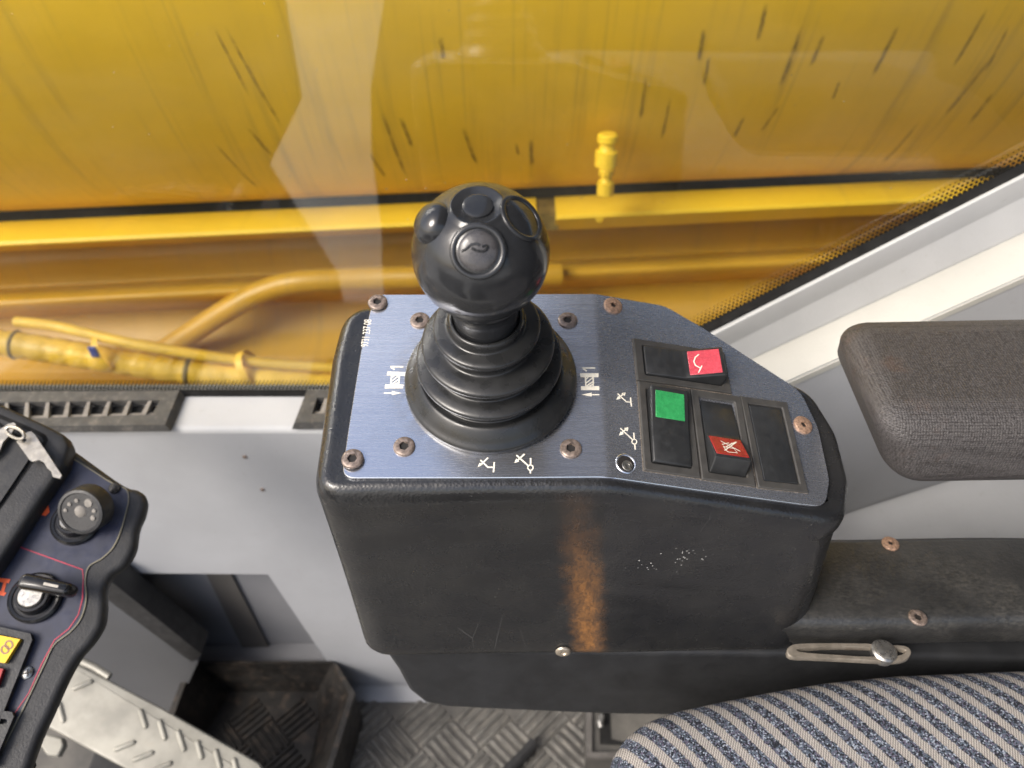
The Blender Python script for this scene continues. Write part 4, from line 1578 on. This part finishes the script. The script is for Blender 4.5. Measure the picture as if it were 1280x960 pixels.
bm = newbm()
ribbon(bm, [d_to3(q, .00098) for q in n2 if True], .0009, dn_, True)
obj('film_edge', bm, simple('film_edge', (.16, .145, .10), .5), film, smooth=0)
def dstroke(bm, pts, w, h=.0012):
    ribbon(bm, [da(x, y, h) for x, y in pts], w, dn_)
bm = newbm()
dstroke(bm, [(-4, 715), (8, 698), (20, 682), (103, 712), (104, 722), (103, 748), (98, 768), (86, 786), (68, 800), (52, 830), (36, 866), (18, 892), (-10, 884)], .0008)
obj('red_outline', bm, MAT['red_print'], film, smooth=0)
# orange pictograms
bm = newbm()
for poly in ([(50, 634), (60, 630), (62, 640), (57, 645), (49, 643)], [(46, 632), (51, 629), (52, 633), (47, 636)]):
    flat(bm, [da(x, y, .0012) for x, y in poly])
obj('printed_symbol', bm, MAT['orange_print'], film, smooth=0)
bm = newbm()
for poly in ([(-2, 722), (13, 724), (11, 729), (-4, 727)], [(-2, 738), (8, 741), (5, 745), (-4, 743)], [(4, 728), (8, 728.5), (5, 741), (1, 740)], [(-4, 728), (-1, 728), (-3, 740), (-6, 740)]):
    flat(bm, [da(x, y, .0012) for x, y in poly])
obj('printed_symbol', bm, MAT['orange_print'], film, smooth=0)
# knob 1 : large wheel light switch
def dM(px, py, h=0.0, rz=0):
    return frame(da(px, py, h), dxv, dyv) @ Matrix.Rotation(rz, 4, 'Z')
def pxm(px, py):
    return (da(px, py) - CAM).dot(FW) / F
s1 = pxm(94, 652)
def ringknob(px, py, r, name):
    b = newbm()
    lathe(b, [(r, 0.0009), (r * .98, .004), (r * .90, .0052), (r * .80, .005), (r * .78, .0042), (r * .70, .0042), (r * .66, .009), (r * .60, .0105), (r * .5, .0105), (r * .48, .009), (r * .46, .009)], dM(px, py), 48)
    k = obj(name, b, MAT['gloss_black'], dash, smooth=40)
    b = newbm()
    lathe(b, [(r * .47, .0085), (r * .46, .0115), (r * .42, .0125), (0, .0125)], dM(px, py), 40)
    obj('chrome_centre', b, MAT['steel'], k, smooth=40)
    return k
k1 = ringknob(96, 654, 29 * s1, 'rotary_knob')
b = newbm()
Mk = dM(112, 634, .012) @ Matrix.Rotation(radians(34), 4, 'X') @ Matrix.Rotation(radians(-10), 4, 'Y')
rk = 29 * s1
gear = []
prf = [(.0, -.004), (.88, -.004), (1, -.002), (1, .010), (.95, .0118), (.84, .0122), (.80, .0114), (0, .0112)]
lathe(b, [(rk * a, z) for a, z in prf], Mk, 60)
obj('knob_wheel', b, MAT['dash_black'], k1, smooth=40)
for (dx, dy, r) in ((-.45, .30, .10), (-.15, .48, .10), (.35, .42, .20), (.60, .12, .10), (.55, -.20, .12), (-.62, .02, .09), (.0, .02, .26)):
    b = newbm()
    lathe(b, [(rk * r, .0112), (rk * r * .8, .0122), (0, .0125)], Mk @ Matrix.Translation((rk * dx, rk * dy, 0)), 16)
    obj('knob_pictogram', b, MAT['vent_slat'], k1, smooth=50)
k2 = ringknob(46, 748, 30 * s1, 'rotary_knob')
b = newbm()
Mk2 = dM(65, 735, .012, radians(-8))
wpts = round2d([Vector((-.030, -.009)), Vector((.028, -.0085)), Vector((.031, .006)), Vector((-.028, .0095))], .008, 5)
sc_ = 29 * s1 / .030
wpts = [q * sc_ * 1.05 for q in wpts]
rr = []
for off, z in ((-.0005, 0), (0, .003), (0, .012), (-.0012, .0145), (-.003, .0152)):
    rr.append([Mk2 @ Vector((q.x, q.y, z)) for q in offset2d(ccw(wpts), off)])
loft(b, rr, True, True, True)
obj('knob_wing', b, MAT['gloss_black'], k2, smooth=45)
b = newbm()
flat(b, [Mk2 @ Vector((x * sc_, y * sc_, .0154)) for x, y in ((.000, -.0015), (.017, -.002), (.017, .001), (.000, .0018))])
obj('knob_pictogram', b, MAT['key'], k2, smooth=0)
# panel screws
def dscrew(px, py, mat, r=.0042):
    b = newbm()
    lathe(b, [(r, .0009), (r * .95, .0022), (r * .6, .0032), (0, .0034)], dM(px, py), 24)
    s = obj('screw', b, mat, dash)
    b = newbm()
    for a in (0.3, 0.3 + pi / 2):
        dx, dy = cos(a) * r * .62, sin(a) * r * .62
        c = dM(px, py, .0036)
        ribbon(b, [c @ Vector((-dx, -dy, 0)), c @ Vector((dx, dy, 0))], .0009, dn_)
    obj('cross_slot', b, MAT['socket'], s, smooth=0)
dscrew(34.5, 841, MAT['steel'])
dscrew(82, 588, MAT['dash_black'])
dscrew(144, 611, MAT['dash_black'])
# indicator with a yellow lens, and the switch frame below it
def frame_box(px_o, px_i, name, label=None):
    b = newbm()
    H = .006
    o = [da(x, y, H) for x, y in px_o]; i = [da(x, y, H) for x, y in px_i]
    loft(b, [[p - dn_ * H for p in o], o, i, [p - dn_ * .005 for p in i]], True)
    vv = [p - dn_ * .005 for p in i]
    flat(b, vv)
    f = obj(name, b, MAT['dash_black'], dash, smooth=20)
    if label: f['label'] = label
    return f
f1 = frame_box([(-60, 770), (38, 792), (40, 800), (-2, 905), (-60, 900)], [(-60, 780), (30, 799), (30, 803), (-6, 890), (-60, 885)], 'indicator_switch', 'rocker with yellow lens')
bm = newbm(); prism(bm, [da(x, y, .005) for x, y in ((-60, 783), (25, 799), (6, 829), (-60, 818))], dn_, .006)
obj('lens', bm, MAT['yellow_lens'], f1, smooth=0)
bm = newbm()
for c in ((6, 812), (11, 806)):
    pts = [(c[0] + 4.5 * cos(a), c[1] + 5 * sin(a)) for a in [2 * pi * k / 14 for k in range(15)]]
    ribbon(bm, [da(x, y, .0052) for x, y in pts], .0012, dn_)
obj('lens_marking', bm, MAT['purple_print'], f1, smooth=0)
bm = newbm(); prism(bm, [da(x, y, .005) for x, y in ((-60, 826), (4, 836), (-4, 860), (-60, 850))], dn_, .006)
obj('lens', bm, MAT['darkred'], f1, smooth=0)
frame_box([(-60, 880), (15, 890), (17, 896), (-10, 960), (-60, 960)], [(-60, 890), (8, 899), (9, 903), (-14, 950), (-60, 945)], 'switch_frame')
# raised black hood with the key pocket
hood_px = [(-60, 480), (-10, 500), (55, 530), (80, 543), (86, 556), (80, 580), (40, 640), (0, 700), (-60, 780)]
HB = .015
h2 = resample(ccw(round2d([d_to2(da(*p, HB)) for p in hood_px], .007, 5)), .005)
bm = newbm()
rings = []
for off, h in ((-.007, HB), (-.0025, HB - .0002), (-.0008, HB - .0012), (0, HB - .003), (.0005, .0012)):
    rings.append([d_to3(q, h) for q in offset2d(h2, off)])
loft(bm, rings, True, True, True)
hood = obj('hood', bm, MAT['dash_black'], dash, smooth=50)
bm = newbm()
for pts, w in (([(-20, 512), (45, 540), (56, 548), (54, 556), (30, 590), (0, 632), (-30, 675)], .0028), ([(14, 556), (-30, 620)], .0022)):
    ribbon(bm, catmull([da(x, y, HB + .0003) for x, y in pts], 4), w, dn_)
obj('groove', bm, MAT['void'], hood, smooth=0)
bm = newbm()
prism(bm, catmull([da(x, y, HB + .0025) for x, y in ((-40, 520), (12, 543), (40, 556), (43, 562), (20, 598), (-10, 640), (-60, 690))], 3, True), dn_, .0024)
o = obj('pocket_lid', bm, simple('lid_scratched', (.02, .02, .02), .45, bscale=500, bstr=.3, dust=(200, .64, .5, (.4, .38, .33))), hood, smooth=30)
# keys lying on the hood
kz = HB + .008
def key_mesh(px_outline, hole_c, name, label, parent):
    b = newbm()
    o = [da(x, y, kz) for x, y in px_outline]
    hc = [(hole_c[0] + 3.2 * cos(a), hole_c[1] + 3.0 * sin(a)) for a in [2 * pi * k / 14 for k in range(14)]]
    h = [da(x, y, kz) for x, y in hc]
    for loop in (o, h):
        vl = [b.verts.new(p) for p in loop]
        for i in range(len(vl)): b.edges.new((vl[i - 1], vl[i]))
    bmesh.ops.triangle_fill(b, use_beauty=True, edges=b.edges[:])
    ex = bmesh.ops.extrude_face_region(b, geom=b.faces[:])
    for v in [e for e in ex['geom'] if isinstance(e, bmesh.types.BMVert)]:
        v.co -= dn_ * .0024
    k = obj(name, b, MAT['key'], parent, smooth=25)
    if label: k['label'] = label
    return k
keys = thing('key_bunch', 'two flat nickel keys on a ring lying on the black hood', 'keys', da(35, 555, HB))
key_mesh([(20.5, 552), (32, 541), (39, 539), (43, 543), (58, 565), (60, 568), (77, 594), (75, 598), (66, 596), (64, 589), (59, 585), (55, 578), (49, 575), (40, 577), (37, 575)], (30, 550), 'key', 'key lying flat with its blade out', keys)
key_mesh([(-20, 560), (-5, 540), (10, 530), (17, 528), (20, 531), (14, 542), (4, 552), (0, 562), (-14, 575)], (9, 535), 'key', 'key partly out of frame', keys)
bm = newbm()
cR = [(18, 541)]
ring_pts = []
for k in range(25):
    a = 2 * pi * k / 24
    ring_pts.append(da(18 + 12.5 * cos(a) * .9 + 1, 541 + 6.5 * sin(a) + 4 * cos(a), kz + .003 + .003 * cos(a)))
tube(bm, ring_pts, .0011, 8, caps=False)
obj('key_ring', bm, MAT['key'], keys)

# ================================================================ FOOT TRAY + PEDAL
tray = thing('foot_tray', 'dirty black rubber foot tray in the footwell corner', 'foot tray', on_z(340, 890, 0))
zr2 = .085
rim = [on_z(px, py, zr2) for px, py in ((242, 826), (415, 826), (436, 868), (400, 985), (150, 985), (215, 900))]
flr = [on_z(px, py, .004) for px, py in ((288, 862), (396, 861), (398, 905), (378, 990), (200, 990), (250, 930))]
ctr = sum(rim, Vector()) / len(rim)
rim_o = [p + (p - ctr).normalized() * .008 for p in rim]
for p in rim_o: p.y = min(p.y, D - .003)
bm = newbm()
loft(bm, [[Vector((p.x, p.y, .001)) for p in rim_o], rim_o, rim, [p - Z * .006 + (ctr - p).normalized() * .002 for p in rim], flr], True, False, True)
obj('tray_shell', bm, MAT['tray'], tray, smooth=20)
bm = newbm()
fx = [p.x for p in flr]; fy = [p.y for p in flr]
def inside(x, y):
    c = False
    n = len(flr)
    for i in range(n):
        a, b = flr[i - 1], flr[i]
        if (a.y > y) != (b.y > y) and x < (b.x - a.x) * (y - a.y) / (b.y - a.y) + a.x: c = not c
    return c
tread(bm, min(fx), max(fx), min(fy), max(fy), .062, .0045, lambda x, y: inside(x - .02, y) and inside(x + .02, y) and inside(x, y + .02), .044, .0052, .0024)
tag(obj('tread_relief', bm, MAT['tray'], tray, smooth=0), kind='stuff')
pedal = thing('foot_pedal', 'pale metal foot pedal with raised oval grips at the lower left', 'pedal', on_z(200, 900, .15))
pn = Vector((.10, -.30, 1)).normalized()
pp0 = on_z(200, 900, .24)
def pa(px, py, h=0.0): return on(px, py, pp0 + pn * h, pn)
ped = [(92, 830), (104, 834), (200, 884), (322, 953), (350, 990), (250, 1010), (158, 962), (58, 908), (56, 902)]
px_ = (X - pn * X.dot(pn)).normalized(); py_ = pn.cross(px_)
def p_to2(p): return Vector(((p - pp0).dot(px_), (p - pp0).dot(py_)))
def p_to3(q, h): return pp0 + px_ * q.x + py_ * q.y + pn * h
pe2 = resample(ccw(round2d([p_to2(pa(*p)) for p in ped], .006, 5)), .005)
bm = newbm()
loft(bm, [[p_to3(q, h) for q in offset2d(pe2, off)] for off, h in ((-.004, 0), (-.0012, -.0004), (0, -.002), (.0002, -.012), (-.002, -.012))], True, True, True)
obj('pedal_plate', bm, MAT['pedal'], pedal, smooth=40)
gm = None
bumps = [((175, 886), (183, 911)), ((199, 899), (207, 926)), ((222, 912), (231, 940)), ((246, 925), (253, 950)), ((269, 936), (276, 962)), ((292, 947), (298, 972)),
         ((142, 938), (170, 927)), ((165, 951), (193, 940)), ((190, 964), (216, 953)), ((90, 862), (117, 851)), ((73, 877), (80, 904)), ((214, 977), (240, 966))]
for (a, b_) in bumps:
    A, B = pa(*a), pa(*b_)
    b = newbm()
    L_ = (B - A).length
    M = frame((A + B) / 2, B - A, pn.cross(B - A))
    hw = .0028
    st = []
    for k in range(17):
        t = -pi / 2 + pi * k / 16
        st.append((L_ / 2 - hw + hw * cos(t), hw * sin(t)))
    st += [(-x, -y) for x, y in st]
    rr = []
    for sc2, h in ((1, 0), (.9, .0012), (.6, .0022), (.3, .0025)):
        rr.append([M @ Vector((x - (hw * (1 - sc2) if x > 0 else -hw * (1 - sc2)), y * sc2, h)) for x, y in st])
    loft(b, rr, True, False, True)
    obj('grip_bump', b, MAT['pedal'], pedal, smooth=60)
bm = newbm()
prism(bm, [pa(px, py, -.02) for px, py in ((52, 916), (78, 922), (80, 932), (72, 946), (58, 944), (48, 928))], pn, .012)
o = obj('hinge_bracket', bm, MAT['pedal'], pedal, smooth=30)
md = o.modifiers.new('bevel', 'BEVEL'); md.width = .002; md.segments = 2
bm = newbm()
tube(bm, [pa(100, 826, -.004), pa(118, 834, -.004), pa(137, 846, -.004)], .004, 12)
obj('pivot_pin', bm, MAT['pedal'], pedal)
bm = newbm()
b0 = pa(90, 930, -.03)
rbox(bm, .10, .06, .18, Matrix.Translation(Vector((b0.x + .06, b0.y - .01, .003))), .004)
obj('pedal_base', bm, MAT['dash_black'], pedal)

print('joystick axis', axis, 'height', kh, 'KR', KR, 'body', x_lo, x_hi, y_lo, y_hi)
